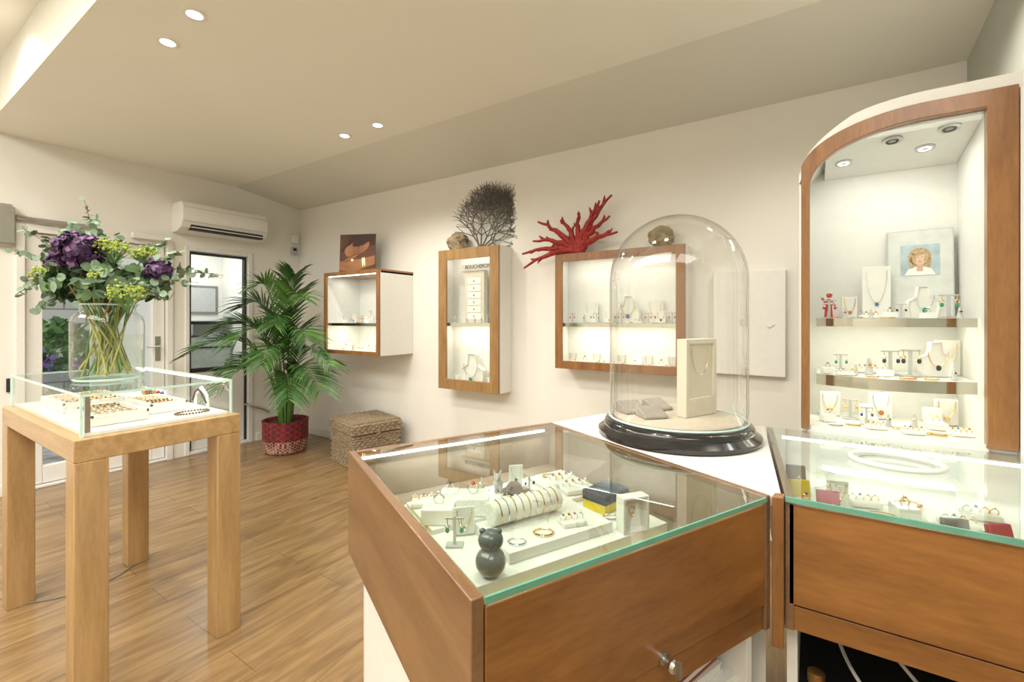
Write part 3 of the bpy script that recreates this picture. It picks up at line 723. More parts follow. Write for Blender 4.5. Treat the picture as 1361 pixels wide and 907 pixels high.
for i, c in enumerate(cols):
    t = T('cord_bracelet', 'small coloured cord bracelet card standing in a row', 'bracelet', (TX-.22+i*.045, TY+.17, .9135), group='row of coloured cord bracelets')
    cm = mat('cord', c, .7)
    P(t, 'card', G().box(-.018, .018, -.003, .003, 0, .05), WHITEC); P(t, 'cord', G().torus((0, -.004, .028), .014, .0055, axis='y'), cm)
g_ = T('beaded_necklace', 'brown beaded necklace laid in the glass case', 'necklace', (TX+.43, TY+.12, .914))
g = G()
for i in range(34):
    a = 2*pi*i/34; g.ball((.035*math.cos(a), .06*math.sin(a), .006), .0045, 0, 8, 6)
P(g_, 'beads', g, mat('brown_beads', (.16, .10, .06), .3))
ch = T('choker_stand', 'curved white choker stand with a dark necklace in the glass case', 'necklace display', (TX+.34, TY+.19, .9135))
P(ch, 'stand', G().tube([(-.06, 0, 0), (-.05, 0, .06), (0, 0, .09), (.05, 0, .06), (.06, 0, 0)], .006), WHITEC)
P(ch, 'necklace', G().tube([(-.065, -.008, .03), (-.03, -.012, .07), (.0, -.012, .085), (.03, -.012, .07), (.065, -.008, .03)], .003), BLACKM)

# ------------------------------------------------------------------ vase and bouquet
VX, VY, VZ = -2.46, .665, 1.0470
v = T('glass_vase', 'large round clear glass vase with short neck on the glass case', 'vase', (VX, VY, VZ))
pf = [(.100, .002), (.113, .006), (.119, .025), (.120, .235), (.114, .262), (.096, .278), (.090, .284), (.090, .300), (.098, .311)]
P(v, 'body', G().lathe(pf, seg=48, caps=(True, False)), VASEG)
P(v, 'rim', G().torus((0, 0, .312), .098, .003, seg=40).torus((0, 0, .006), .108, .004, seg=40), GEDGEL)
P(v, 'water', G().lathe([(.108, .012), (.115, .03), (.1165, .185), (.0, .185)], seg=40, caps=(True, False)), glass('water', (.965, .98, .935), .015, .2))
b = T('flower_bouquet', 'bouquet of purple hydrangeas, lime blooms and eucalyptus in a vase', 'bouquet', (VX, VY, VZ+.30), CR)
stems = G()
def leafdisc(g, c, n, r, mi=0, el=1.25):
    n = n.normalized(); u = n.orthogonal().normalized(); w_ = n.cross(u); a0 = R.uniform(0, 6.28)
    u, w_ = u*math.cos(a0)+w_*math.sin(a0), w_*math.cos(a0)-u*math.sin(a0)
    ps = [c+(u*math.cos(2*pi*j/8)*el+w_*math.sin(2*pi*j/8))*r+n*(.12*r if j % 4 == 0 else 0) for j in range(8)]
    g.add([c-n*.15*r]+ps, [(0, 1+j, 1+(j+1) % 8) for j in range(8)], mi)
def rv(): return Vector((R.uniform(-1, 1), R.uniform(-1, 1), R.uniform(-1, 1)))
for i in range(34):
    a = R.uniform(0, 6.28); r0 = R.uniform(.04, .106); a2 = a+pi+R.uniform(-1.7, 1.7); r1 = R.uniform(.03, .084)
    p0 = Vector((r0*math.cos(a), r0*math.sin(a), -.285+R.uniform(0, .03))); p1 = Vector((r1*math.cos(a2), r1*math.sin(a2), 0.0)); p2 = p1+(p1-p0)*.35
    pm = (p0+p1)/2+Vector((R.uniform(-.015, .015), R.uniform(-.015, .015), 0))
    stems.tube([p0, pm, p1, p2], R.uniform(.0022, .0042), 6, R.choice([0, 0, 1]))
P(b, 'stems', stems, [STEM, LEAFM])
def off(c): return Vector((c[0]-.893*c[1], c[1], c[2]))
def branch(tip, n=16, r=.020, bend=.08, mats=(EUC, TWIG)):
    g = G(); p0 = Vector((0, 0, -.02)); p2 = off(tip); p1 = p2*.5+Vector((0, 0, bend)); N = 18
    pts = [p0*(1-s)**2+p1*2*s*(1-s)+p2*s*s for s in [i/N for i in range(N+1)]]
    g.tube(pts, [.0032*(1-.6*i/N) for i in range(N+1)], 5, 1)
    for i in range(5, N+1):
        for k in range(2 if i < N else 1):
            f = 1-.45*(i-5)/(N-5); o = rv().normalized()
            c = pts[i]+o*r*1.15*f; leafdisc(g, c, (rv()+Vector((0, -.6, .5))), r*f*R.uniform(.8, 1.15))
    P(b, 'eucalyptus_branch', g, list(mats))
for tip, bd in [((-.10, 0, .45), .05), ((-.06, .03, .38), .1), ((-.36, -.02, .33), .08), ((-.40, .0, .24), .1), ((-.38, -.05, .05), .16), ((-.33, -.1, .10), .12), ((-.28, -.1, -.01), .14),
                ((.48, 0, .135), .12), ((.34, -.08, .10), .10), ((.38, .04, .16), .12), ((.05, .1, .32), .1), ((.25, .05, .29), .08), ((-.22, .08, .34), .1), ((.12, -.12, .10), .1), ((-.12, -.14, .02), .14), ((.02, -.15, .04), .12), ((.22, -.12, .03), .12),
                ((-.25, -.12, .16), .1), ((.30, -.05, .22), .1), ((.0, -.14, .14), .08), ((-.16, .02, .36), .06)]:
    branch(tip, r=R.uniform(.017, .023), bend=bd)
def hyd(c, r, nm, n=220, pr=.0105):
    g = G(); c = off(c); g.ball(c, r*.62, 0, 14, 10)
    for i in range(n):
        d = rv().normalized(); p = c+d*r*R.uniform(.70, 1.15)
        for k in range(3): leafdisc(g, p+rv()*.006, d+rv()*.8, pr*R.uniform(.7, 1.1), 1 if R.random() < .25 else 0, 1.2)
    P(b, nm, g, [PURP, PURL])
hyd((-.120, -.09, .220), .074, 'hydrangea_flower', 200); hyd((.205, -.03, .155), .045, 'hydrangea_flower', 90); hyd((-.05, .04, .25), .045, 'hydrangea_flower', 90); hyd((-.21, -.02, .17), .04, 'hydrangea_flower', 70)
def umbel(c, r, n=170):
    g = G(); c = off(c)
    for i in range(n):
        d = rv(); d.z = abs(d.z)*.8-.15; d.normalize(); p = c+d*r*R.uniform(.5, 1.15)
        if i % 8 == 0: g.tube([c-Vector((0, 0, r)), p], .0012, 4, 1)
        g.ball(p, R.uniform(.003, .0055), 0, 6, 5)
    P(b, 'lime_bloom', g, [LIME, LEAFM])
for c, r in [((-.245, -.05, .125), .05), ((.02, -.04, .235), .055), ((.075, -.14, .045), .060), ((.155, .0, .215), .042), ((-.03, -.10, .12), .035), ((-.20, .03, .05), .03)]: umbel(c, r)
g = G()
for i in range(300):
    d = rv().normalized(); d.z = abs(d.z)*.75-.08
    leafdisc(g, Vector((d.x*.22, d.y*.16, .06+d.z*.19))*R.uniform(.7, 1.1), d+rv()*.7, R.uniform(.012, .022), R.choice([0, 0, 1]), 1.7)
P(b, 'foliage', g, [EUCD, EUC])

# ------------------------------------------------------------------ counter one (rotated)
NX, NY = -.382, .481; CA = math.radians(64.26)
ce2 = Vector((math.cos(CA), math.sin(CA))); ce1 = Vector((-math.sin(CA), math.cos(CA)))
LX, LY = .713, .803
def c1w(x, y, z): p = Vector((NX, NY))+ce2*x+ce1*y; return (p.x, p.y, z)
c = T('glass_top_counter', 'cherry wood jewelry counter with glass top and white base', 'counter', (NX, NY, 0), CA)
P(c, 'side_panel', G().box(0, .02, 0, LY, .635, .921), CHERRYY, bevel=.002)
P(c, 'back_panel', G().box(.02, LX, LY-.02, LY, .635, .921), CHERRYY, bevel=.002)
P(c, 'end_panel', G().box(LX-.02, LX-.001, .0, LY-.02, .635, .921), CHERRYY, bevel=.002)
P(c, 'inner_lining', G().box(.021, LX-.021, LY-.024, LY-.0205, .78, .895).box(LX-.024, LX-.0205, .02, LY-.024, .78, .905), BROWNI)
dr = P(c, 'drawer_front', G().box(.022, LX-.022, .0, .018, .69, .905), CHERRY, bevel=.002)
P(c, 'lower_rail', G().box(.022, LX-.022, .006, .02, .635, .686), CHERRY, bevel=.001)
kb = P(dr, 'lock_knob', G().lathe([(.011, 0), (.011, .004), (.006, .005), (.006, .016), (.010, .018), (.012, .024), (.009, .03), (.002, .031)], seg=20).box(-.004, .004, -.014, .014, .030, .038), STEEL, (.375, 0, .700), (pi/2, 0, 0), label='round steel lock with key')
P(c, 'display_floor', G().box(.02, LX-.02, .018, LY-.02, .765, .779), BROWNI)
P(c, 'glass_top', G().quad([(.02, 0, .92), (LX-.02, 0, .92), (LX-.02, LY-.02, .92), (.02, LY-.02, .92)]), CGLASS)
P(c, 'glass_edge', G().box(.02, LX-.02, -.004, 0, .911, .9205), GEDGE)
P(c, 'led_strip', G().box(.03, LX-.05, LY-.030, LY-.025, .899, .906), LEDC)
area('counter_light', (LX/2, LY-.045, .893), .6, .02, 1.0, (.97, .98, 1), (-.5, 0, 0), par=c)
ib = .035
g = G().box(ib, ib+.02, ib, LY-ib, 0, .635).box(LX-.04, LX-.02, .03, LY-ib, 0, .635).box(ib, LX-.02, LY-ib-.02, LY-ib, 0, .635).box(ib, LX-.02, ib, LY-ib, 0, .06).box(ib+.02, LX-.04, .05, LY-ib-.02, .50, .518)
P(c, 'base', g, WHITE, bevel=.001, label='white open-shelved base')
tr = T('display_tray', 'white display board with yellow edge inside a glass counter', 'display board', c1w(.348, .388, .7795), CA)
P(tr, 'board', G().box(-.25, .25, -.21, .21, .006, .04), WHITEG, bevel=.001)
P(tr, 'underlay', G().box(-.295, .25, -.235, .215, 0, .006).box(-.295, -.252, -.235, .215, .006, .037), YELLOW)
Z1 = .82
GRP[0] = 'jewellery inside the glass counter'
def cp(kind, x, y, rz=0, sc=1., z=Z1, **kw): return place(kind, c1w(x, y, z), CR+rz, sc, **kw)
rs_ = T('display_riser', 'low white riser block under a bracelet roll', 'display block', c1w(.32, .285, Z1), CA)
P(rs_, 'block', G().box(-.135, .135, -.075, .080, 0, .022), WHITEC, bevel=.001)
rs_ = T('display_riser', 'flat white riser tray holding padded rows of rings', 'display block', c1w(.525, .455, Z1), CA)
P(rs_, 'block', G().box(-.065, .065, -.075, .125, 0, .012), WHITEC, bevel=.001)
rs_ = T('display_riser', 'flat white riser tray holding ring blocks', 'display block', c1w(.19, .50, Z1), CA)
P(rs_, 'block', G().box(-.09, .09, -.095, .085, 0, .010), WHITEC, bevel=.001)
Z12 = Z1+.0125; Z13 = Z1+.0105
br = T('bracelet_roll', 'padded white roll holder stacked with gold and silver bracelets', 'bracelet display', c1w(.29, .320, Z1+.022), CA)
P(br, 'stand', G().box(-.09, .09, -.025, .025, 0, .004).box(-.085, -.078, -.006, .006, 0, .03).box(.078, .085, -.006, .006, 0, .03), WHITEG)
g = G(); g.rings([[(x, .0255*math.cos(a), .033+.0255*math.sin(a)) for a in [2*pi*j/24 for j in range(24)]] for x in (-.09, .09)]); P(br, 'roll', g, WHITEC, bevel=.003)
for i in range(9):
    P(br, 'bracelet', G().torus((-.074+i*.0185, 0, .033), .0265, .0014, axis='x', seg=24), [GOLD, SILVER][i % 2])
bear = T('bear_figurine', 'dark grey glass bear figurine with round head and round body', 'figurine', c1w(.135, .195, Z1), CR)
g = G().ball((0, 0, .028), (.029, .028, .028), 0, 24, 16).ball((0, .002, .066), (.024, .022, .021), 0, 24, 14).ball((-.015, .002, .083), (.0065, .005, .006), 0, 12, 8).ball((.015, .002, .083), (.0065, .005, .006), 0, 12, 8)
P(bear, 'body', g, mat('grey_glass', (.13, .145, .145), .1, coat=.6))
cp('block', .224, .450, sc=1.2, z=Z13, w=.065, d=.06, h=.035)
cp('bangle', .25, .52, sc=.6, z=Z13)
cp('block', .135, .450, sc=1.2, z=Z13, w=.06, d=.06, h=.03)
cp('pad', .14, .54, .2, z=Z13, w=.08, d=.04)
cp('ear', .124, .335, sc=1.0); cp('card', .16, .365, .2, .9)
cp('pad', .515, .415, .3, 1.1, z=Z12); cp('pad', .515, .475, .3, 1.1, z=Z12); cp('bangle', .425, .425, sc=.8); cp('cone', .31, .57, sc=.8); cp('bangle', .52, .545, sc=.7, z=Z12)
cp('card', .42, .57, .2, .8); cp('pad', .37, .25, .3, .8, z=Z1+.022); cp('bangle', .29, .245, sc=.7, z=Z1+.022); cp('bangle', .22, .24, sc=.6, z=Z1+.022)
cp('block', .21, .56, sc=.9, z=Z13, w=.05, d=.04, h=.02)
cp('bangle', .50, .265, sc=.6); cp('block', .31, .445, .3, .8); cp('ear', .42, .50, .3, .8)
bk = T('gift_box', 'dark blue hinged jewelry box on a yellow box', 'gift box', c1w(.54, .325, Z1), CA+.2)
P(bk, 'yellow_base', G().box(-.050, .050, -.034, .034, 0, .022), YELLOW, bevel=.001); P(bk, 'lid', G().box(-.051, .051, -.036, .036, .022, .046), mat('petrol_blue', (.025, .06, .10), .5), bevel=.002)
bk = T('open_gift_box', 'upright white open jewelry box showing earrings', 'jewelry box', c1w(.50, .200, Z1), CR+.35)
P(bk, 'case', G().box(-.034, .034, 0, .006, 0, .080).box(-.034, -.028, -.024, 0, 0, .080).box(.028, .034, -.024, 0, 0, .080).box(-.028, .028, -.024, 0, 0, .005).box(-.028, .028, -.024, 0, .075, .080), WHITEC, bevel=.001)
P(bk, 'earring', G().torus((0, -.006, .045), .008, .0015, axis='y').ball((0, -.008, .034), .004, 0, 8, 6), GOLD)
car = T('toy_car', 'small brown and grey model car standing between jewelry', 'model car', c1w(.365, .4795, Z1), CA-.35)
P(car, 'body', G().prism([(-.036, .010), (.036, .010), (.038, .022), (.030, .027), (.016, .029), (.010, .042), (-.016, .044), (-.026, .030), (-.037, .026)], -.016, .016, 'y'), mat('model_car_paint', (.13, .08, .05), .3), bevel=.003)
P(car, 'bonnet', G().box(.006, .036, -.012, .012, .024, .032), GREYL, bevel=.003)
for sx in (-1, 1):
    for sy in (-1, 1): P(car, 'wheel', G().lathe([(.011, -.004), (.012, 0), (.011, .004)], seg=18), BLACKM, (sx*.023, sy*.017, .0115), (pi/2, 0, 0))
dg = T('dog_figurine', 'small pale sitting dog figurine with raised ears', 'figurine', c1w(.353, .556, Z1), CR)
g = G().ball((0, 0, .018), (.014, .018, .018)).ball((-.002, -.012, .042), (.010, .012, .010)).ball((-.002, -.024, .040), (.005, .007, .005), 0, 8, 6)
g.tube([(0, -.004, .028), (-.001, -.009, .040)], [.008, .007]).tube([(-.008, -.010, .048), (-.012, -.008, .062)], [.005, .001]).tube([(.005, -.010, .048), (.009, -.008, .062)], [.005, .001]).tube([(-.006, -.014, .02), (-.007, -.017, .001)], .004).tube([(.006, -.014, .02), (.007, -.017, .001)], .004).tube([(0, .016, .01), (.012, .026, .022)], [.004, .002])
P(dg, 'body', g, GREYL)
for i, (col, w_, d_) in enumerate([((.75, .72, .66), .20, .15), ((.30, .08, .05), .19, .14), ((.82, .8, .76), .18, .14), ((.6, .45, .3), .17, .13)]):
    bb = T('book', ['cream bound book stacked on a counter shelf', 'dark red book stacked on a counter shelf', 'white catalogue stacked on a counter shelf', 'tan book stacked on a counter shelf'][i], 'book', c1w(.545, .14, .5185+i*.0215), CA+R.uniform(-.15, .15), group='books on the counter shelf')
    P(bb, 'cover', G().box(-w_/2, w_/2, -d_/2, d_/2, 0, .003).box(-w_/2, w_/2, -d_/2, d_/2, .018, .021).box(-w_/2, w_/2, d_/2-.003, d_/2, .003, .018), mat('cover', col, .5)); P(bb, 'pages', G().box(-w_/2+.003, w_/2-.003, -d_/2+.003, d_/2-.003, .003, .018), WHITEC)

# ------------------------------------------------------------------ corner wedge with dome
Rp = c1w(LX, 0, 0); Bp = c1w(LX, LY, 0)
wd_ = T('corner_plinth', 'white lacquered corner unit joining two wooden counters', 'counter', (0, 0, 0))
poly = [(Rp[0]+.004, Rp[1]+.004), (-.054, 1.145), (-.138, 1.835), (-.70, 1.72), (Bp[0]+.004, Bp[1]+.004)]
P(wd_, 'top', G().prism(poly, .895, .9195), WHITE, bevel=.001)
ip = [(-.085, 1.17), (-.15, 1.82), (-.69, 1.70), (-.76, 1.49)]
P(wd_, 'body', G().prism(ip, 0, .895), WHITE)
P(wd_, 'corner_post', G().prism([(-.070, 1.116), (-.048, 1.120), (-.048, 1.150), (-.066, 1.145)], .60, .921), CHERRYV, bevel=.002, label='cherry wood corner post')
DX, DY = -.372, 1.552
dm = T('glass_dome', 'tall glass cloche on a black turned wooden base', 'glass dome', (DX, DY, .92))
P(dm, 'base', G().lathe([(.240, .0), (.252, .004), (.252, .016), (.240, .024), (.232, .030), (.232, .040), (.226, .048), (.214, .052), (.205, .054), (.0, .054)], seg=72, caps=(True, False)), BLACK, label='glossy black turned wood base')
rd = .214; hh = .72
pf = [(rd, .056), (rd, .30), (rd, hh-rd)]+[(rd*math.cos(a), hh-rd+rd*math.sin(a)) for a in [pi/2*i/14 for i in range(1, 14)]]+[(.004, hh)]
P(dm, 'cloche', G().lathe(pf, seg=72, caps=(False, True)), DOMEG, label='clear glass bell')
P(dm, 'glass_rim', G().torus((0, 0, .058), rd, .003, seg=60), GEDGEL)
P(dm, 'cloth', G().lathe([(.20, .0545), (.20, .061), (.19, .064), (.0, .064)], seg=48, caps=(True, False)), LINK)
zb = .92+.0645
fr = T('necklace_stand', 'cream square necklace display standing inside a glass cloche', 'necklace display', (DX+.065, DY+.03, zb), CR+.55)
P(fr, 'border', G().box(-.078, -.062, -.012, .025, 0, .25).box(.062, .078, -.012, .025, 0, .25).box(-.062, .062, -.012, .025, 0, .06).box(-.062, .062, -.012, .025, .234, .25), BEIGE, bevel=.002)
P(fr, 'backing', G().box(-.062, .062, -.004, .006, .06, .234), BEIGE)
P(fr, 'necklace', G().tube([(.045*math.cos(a), -.006, .222+.09*math.sin(a)) for a in [pi+pi*i/12 for i in range(13)]], .0009, 5), GOLD)
TAU = mat('taupe_velvet', (.36, .33, .29), .9)
for (x, y, rz, s) in ((-.135, -.045, .3, 1.), (-.055, -.085, .2, .9), (-.075, .05, .5, 1.)):
    q = T('display_cushion', 'grey velvet jewelry cushion leaning under the cloche', 'jewelry cushion', (DX+x, DY+y, zb), CR+rz, group='grey cushions under the cloche')
    P(q, 'cushion', G().prism([(-.035, 0), (.035, 0), (.035, .034*s), (.025, .036*s), (-.035, .010)], -.04, .04, 'x'), TAU, bevel=.004)

# ------------------------------------------------------------------ counter two
c2 = T('long_glass_top_counter', 'cherry wood jewelry counter with green-edged glass top', 'counter', (0, 0, 0))
Ya, Yb = 1.14, 1.835
P(c2, 'front_panel', G().box(-.040, XE-.004, Ya, Ya+.018, .69, .905), CHERRY, bevel=.002)
P(c2, 'lower_rail', G().box(-.045, XE-.004, Ya+.004, Ya+.018, .635, .686), CHERRY, bevel=.001)
P(c2, 'end_panel', G().prism([(-.046, Ya), (-.030, Ya), (-.112, Yb), (-.130, Yb)], .635, .918), CHERRYY, bevel=.001)
P(c2, 'back_panel', G().box(-.11, XE-.004, Yb-.012, Yb, .635, .9), WHITE)
P(c2, 'display_floor', G().prism([(-.032, Ya+.018), (XE-.004, Ya+.018), (XE-.004, Yb-.012), (-.11, Yb-.012)], .775, .79), WHITEC)
P(c2, 'glass_top', G().quad([(-.046, Ya-.004, .92), (XE-.004, Ya-.004, .92), (XE-.004, Yb, .92), (-.130, Yb, .92)]), CGLASS)
P(c2, 'glass_edge', G().box(-.046, XE-.004, Ya-.010, Ya-.004, .910, .9205), GEDGE)
P(c2, 'led_strip', G().box(-.08, XE-.01, Yb-.09, Yb-.080, .905, .912), LEDC)
area('counter_light', (.26, Yb-.10, .90), .6, .02, .40, (.97, .98, 1), (-.4, 0, 0), par=c2)
g = G().box(-.045, -.025, Ya+.05, Yb-.02, 0, .635).box(-.025, XE-.004, Yb-.04, Yb-.02, 0, .635)
P(c2, 'base', g, WHITE)
P(c2, 'inner_shelf', G().box(-.025, XE-.004, Ya+.05, Yb-.04, .37, .39).box(-.024, XE-.004, Yb-.05, Yb-.041, .39, .63), BLACKM)
Z2 = .7905
GRP[0] = 'jewellery inside the long counter'
yb_ = T('display_board', 'yellow-green card lining with jewelry boxes inside a glass counter', 'display board', (0, 0, Z2))
P(yb_, 'card', G().prism([(-.02, 1.30), (.60, 1.19), (.62, 1.40), (-.03, 1.48)], 0, .003), mat('lime_card', (.50, .56, .06), .5))
for x, y, k, kw in [(.045, 1.385, 'box', dict(col=PINK)), (.15, 1.47, 'bangle', dict(r=.045)), (.26, 1.42, 'bangle', dict(r=.04)), (.36, 1.36, 'box', dict(col=PINK)), (.42, 1.30, 'box', dict(col=YELLOW)), (.50, 1.30, 'box', dict(col=YELLOW)),
                    (-.01, 1.44, 'box', dict(col=YELLOW)), (.20, 1.33, 'pad', {}), (.12, 1.56, 'pad', {}), (.30, 1.52, 'pad', {}), (.42, 1.46, 'bangle', dict(r=.045)), (.50, 1.44, 'pad', {}), (-.03, 1.58, 'box', dict(col=GREYV)), (.05, 1.63, 'bangle', dict(r=.04)), (.10, 1.31, 'pad', {}), (.22, 1.62, 'bangle', {}), (.36, 1.62, 'pad', {}), (.31, 1.26, 'pad', {}), (.50, 1.60, 'bangle', {}),
                    (.06, 1.50, 'card', {}), (.40, 1.22, 'bangle', {}), (.56, 1.22, 'pad', {}), (.20, 1.52, 'block', {}), (.28, 1.34, 'box', dict(col=BLACKM))]:
    place(k, (x, y, Z2+.0035), .4+R.uniform(-.3, .3), 1., **kw)
for i, (x, y) in enumerate([(.12, 1.41), (.20, 1.40), (.33, 1.44), (.40, 1.40), (.25, 1.28)]):
    q = T('watch_strap', 'black leather bracelet with silver clasp lying flat', 'bracelet', (x, y, Z2+.004), .3+i*.5, group='black leather bracelets')
    P(q, 'strap', G().torus((0, 0, .008), .038, .007, axis='z', sq=(1, .6)), BLACKM); P(q, 'clasp', G().cbox((0, -.024, .009), (.022, .014, .014)), SILVER, bevel=.002)
rg = T('oval_reflection_ring', 'white glossy oval ring standing in for a reflection in the counter glass', 'reflection ring', (.185, 1.545, .9205))  # solid ring added in place of a bright reflection on the counter glass
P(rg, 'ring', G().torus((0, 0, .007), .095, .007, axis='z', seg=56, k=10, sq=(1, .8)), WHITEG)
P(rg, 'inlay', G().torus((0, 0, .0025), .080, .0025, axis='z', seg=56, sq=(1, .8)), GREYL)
bo = T('bottle', 'small dark amber bottle with gold cap under a counter', 'bottle', (.01, 1.235, .3905))
P(bo, 'body', G().lathe([(.024, 0), (.028, .004), (.028, .06), (.016, .078), (.014, .088)], seg=24), mat('amber_glass', (.10, .02, .01), .1, coat=.6)); P(bo, 'cap', G().lathe([(.016, .088), (.017, .09), (.017, .112), (.013, .115)], seg=20), mat('dull_brass', (.45, .25, .10), .4, 1.))
def smooth(ps, n=8):
    out = []
    for i in range(len(ps)-1):
        p0, p1, p2, p3 = [Vector(ps[min(max(j, 0), len(ps)-1)]) for j in (i-1, i, i+1, i+2)]
        for k in range(n):
            s = k/n; out.append(.5*((2*p1)+(p2-p0)*s+(2*p0-5*p1+4*p2-p3)*s*s+(3*p1-p0-3*p2+p3)*s**3))
    out.append(Vector(ps[-1])); return out
cabs = [[(.0, .30, .23), (.02, .12, .14), (.06, .0, .10), (.14, -.05, .05), (.20, .02, .006)],
        [(.10, .32, .23), (.10, .16, .16), (.16, .06, .11), (.24, .02, .06), (.30, .06, .09), (.33, .14, .03)],
        [(.22, .30, .23), (.26, .12, .15), (.34, .03, .10), (.42, .0, .05), (.48, .06, .006)],
        [(.36, .30, .23), (.40, .18, .14), (.44, .10, .07), (.53, .10, .006)]]
for i, ps in enumerate(cabs):
    q = T('power_cable', 'loose black power cable hanging under a counter' if i == 3 else 'loose white power cable hanging under a counter', 'cable', (.03, 1.27, .392+.0005*i), 0, group='cables under the counter')
    P(q, 'cable', G().tube(smooth(ps), .0042, 8), GREYV if i == 3 else PVC)

# ------------------------------------------------------------------ arched cabinet
def zA(x):
    if x >= .30: return 1.96
    return 1.80+.16*math.sqrt(max(0, 1-((x-.30)/.33)**2))
def zI(x):
    if x >= .30: return 1.912
    return 1.752+.16*math.sqrt(max(0, 1-((x-.30)/.303)**2))
ac2 = T('arched_display_cabinet', 'tall arched display cabinet with cherry wood frame and lit interior', 'display cabinet', (0, 0, 0))
YF = 1.845
outer = [(-.028, .925), (-.028, 1.6)]; inner = [(-.003, .925), (-.003, 1.6)]
for i in range(25):
    s = (i/24)**1.8
    xo = -.028+.516*s; xi = -.003+.427*s
    outer.append((xo, zA(xo))); inner.append((xi, zI(xi)))
outer += [(.488, .925)]; inner += [(.424, .925)]
P(ac2, 'door', G().strip(outer, inner, YF, YF+.03), CHERRYV, bevel=.002, label='curved cherry wood door frame')
P(ac2, 'glass_pane', G().quad([(p[0], YF+.02, p[1]) for p in inner]), GLASS)
bo_ = []; bi = []
for i in range(29):
    s = (i/28)**1.6; x = -.034+(.628+.034)*s
    z = zA(x)+.038*min(1, max(0, (x+.03)/.15)); bo_.append((x, z)); bi.append((x, min(1.925, z-.03)))
P(ac2, 'crown', G().strip(bo_, bi, YF+.012, 2.22), WHITE, label='white arched top')
g = G().box(-.034, -.010, YF+.03, 2.22, .0, 1.80).box(.430, .628, YF+.03, 2.20, 0, 1.925).box(-.010, .430, 2.20, 2.22, 0, 1.925).box(-.010, .430, YF+.012, 2.20, 0, .935).box(.491, .628, YF+.002, YF+.03, .0, 1.95)
P(ac2, 'body', g, WHITE)
P(ac2, 'ceiling_panel', G().prism([(1.885, 1.905), (2.198, 1.85), (2.198, 1.86), (1.885, 1.915)], .045, .429, 'x'), WHITE)
def shelf(z, th, nm):
    n = 20; f = [(.016+.408*i/n, 1.940-.062*math.sin(pi*i/n)) for i in range(n+1)]
    poly = f+[(.424, 2.195), (.016, 2.195)]
    P(ac2, nm, G().prism(poly, z-.006, z), WHITEG)
    g = G(); rs = [[(x, y-.004, z-th), (x, y, z-th), (x, y, z+.001), (x, y-.004, z+.001)] for x, y in f]
    g.rings(rs); P(ac2, 'shelf_edge', g, MIRROR)
    g = G(); rs = [[(x, y+.004, z-.014), (x, y+.010, z-.014), (x, y+.010, z-.008), (x, y+.004, z-.008)] for x, y in f]
    g.rings(rs); P(ac2, 'led_strip', g, LED)
    area('shelf_light', (.215, 2.04, z-.012), .36, .08, .52, (1, .96, .78), par=ac2)
shelf(1.30, .026, 'shelf'); shelf(1.105, .036, 'shelf')
for k, (x, y) in enumerate(((.10, 2.06), (.225, 1.95), (.32, 2.04), (.36, 1.93))):
    z = 1.904-.176*(y-1.885)
    P(ac2, 'spotlight' if k in (0, 2) else 'air_vent', G().lathe([(.027, .0), (.027, -.005), (.018, -.007)], (0, 0, 0), 28, caps=(False, False)).lathe([(.018, -.005), (.001, -.005)], (0, 0, 0), 24, 1).lathe([(.010, -.006), (.001, -.006)], (0, 0, 0), 20, 0), [STEEL, LAMPC if k in (0, 2) else GREYV], (x, y, z), (-.173, 0, 0))
area('cabinet_top_light', (.21, 2.0, 1.868), .26, .08, .85, (1, .98, .92), par=ac2)
GRP[0] = 'jewellery on the arched cabinet shelves'
pp = T('portrait_display', 'white card with a portrait of a fair-haired person on blue', 'poster', (.325, 2.15, 1.3015), -.05, rx=-.08)
P(pp, 'board', G().box(-.09, .09, 0, .008, 0, .32), GREYL, bevel=.001)
P(pp, 'face_sheet', G().box(-.086, .086, -.0005, 0, .004, .316), mat('poster_grey', (.62, .63, .60), .3))
SK2 = mat('print_fair_skin', (.66, .44, .33), .6, var=.15, scale=40); BLND = mat('print_blond_hair', (.46, .32, .16), .6, var=.4, scale=140); BGB = mat('print_blue', (.38, .47, .52), .6, var=.25, scale=20)
o = portrait(pp, .105, .11, [BGB, SK2, BLND, HAIR, WHITEC, LIPS, mat('print_nose', (.55, .35, .25), .6)], 1); o.location = (0, -.001, .155)
for (k, x, y, s, kw) in [('card', .20, 2.12, 1.0, dict(w=.085, h=.19)), ('bust', .31, 2.04, 1.05, {}), ('ear', .055, 1.99, 1.1, {'gem': RED}), ('ear', .375, 2.02, 1.3, {}), ('bangle', .07, 1.965, .6, {}), ('bangle', .13, 1.935, .6, {}), ('card', .12, 2.10, 1.0, dict(w=.05, h=.08)),
                         ('cone', .17, 1.96, .6, {}), ('bangle', .21, 1.91, .6, {}), ('block', .31, 1.93, .6, {}), ('bangle', .355, 1.955, .6, {}), ('pad', .17, 2.03, .8, {}), ('cone', .395, 1.99, .7, {}), ('ear', .25, 1.97, .8, {}), ('cone', .10, 2.0, .7, {}), ('block', .225, 2.0, .7, {})]:
    place(k, (x, y, 1.3015), R.uniform(-.15, .15)+.25, s, **kw)
fig = T('wrapped_figurine', 'small red and white fabric-wrapped figurine on a glass shelf', 'figurine', (.055, 2.06, 1.3015), .3)
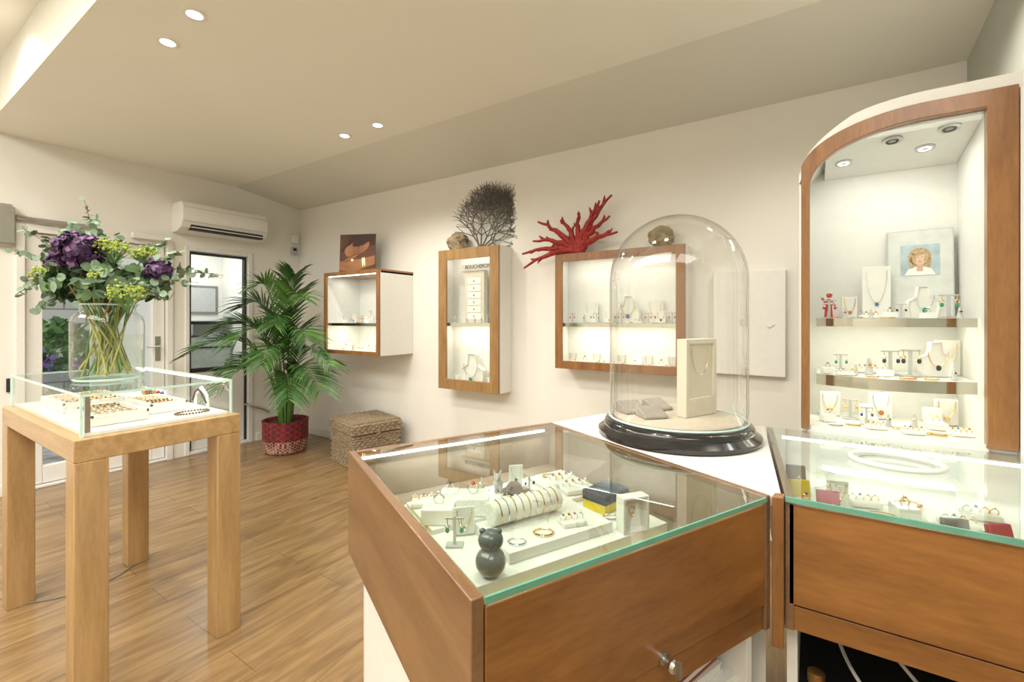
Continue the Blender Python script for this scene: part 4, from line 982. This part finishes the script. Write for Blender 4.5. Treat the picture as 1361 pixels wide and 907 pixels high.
P(fig, 'body', G().ball((0, 0, .055), (.013, .010, .018)).ball((0, -.006, .085), .010, 0, 10, 8).tube([(-.006, 0, .045), (-.010, 0, .0)], .005).tube([(.006, 0, .045), (.010, 0, .0)], .005).tube([(.01, 0, .06), (.024, -.006, .04)], .004).tube([(-.01, 0, .06), (-.024, -.006, .075)], .004), RED)
P(fig, 'wrap', G().torus((0, 0, .055), .012, .003).torus((0, -.006, .094), .007, .003), WHITEC)
for (k, x, y, s, kw) in [('block', .05, 1.98, .7, {}), ('ear', .09, 2.03, 1.1, {}), ('cone', .13, 1.97, .7, {}), ('bangle', .17, 1.915, .6, {}), ('pad', .10, 1.945, .7, {}), ('ear', .23, 2.04, 1.4, {'gem': BLACKM}), ('ear', .28, 2.02, 1.5, {'gem': BLACKM}), ('block', .21, 1.98, .7, {}),
                         ('bangle', .26, 1.915, .7, {}), ('bust', .345, 2.06, 1.15, {}), ('card', .39, 2.12, 1.0, dict(w=.07, h=.12)), ('bangle', .32, 1.935, .6, {}), ('cone', .38, 1.975, .7, {}), ('pad', .17, 2.08, .9, {}), ('cone', .17, 2.02, 1.1, {}), ('bangle', .07, 1.96, .5, {})]:
    place(k, (x, y, 1.1065), R.uniform(-.15, .15)+.25, s, **kw)
for (k, x, y, s, kw) in [('card', .06, 2.08, 1.3, {}), ('block', .05, 1.97, .8, {}), ('ear', .12, 2.06, 1.2, {}), ('box', .17, 2.03, .9, {'col': WHITEC}), ('card', .21, 2.10, 1.4, {}), ('bangle', .12, 1.94, .7, {}), ('pad', .18, 1.92, .8, {}), ('bangle', .25, 1.96, .8, {}),
                         ('cone', .29, 2.02, .9, {}), ('box', .345, 2.02, 1.0, {'col': WHITEC}), ('bangle', .33, 1.92, .8, {}), ('pad', .27, 1.90, .8, {}), ('card', .385, 2.10, 1.3, {}), ('bangle', .07, 1.90, .7, {}), ('ear', .16, 1.98, 1.0, {}), ('cone', .22, 1.99, .8, {}), ('pad', .39, 1.95, .8, {})]:
    place(k, (x, y, .936), R.uniform(-.15, .15)+.25, s, **kw)
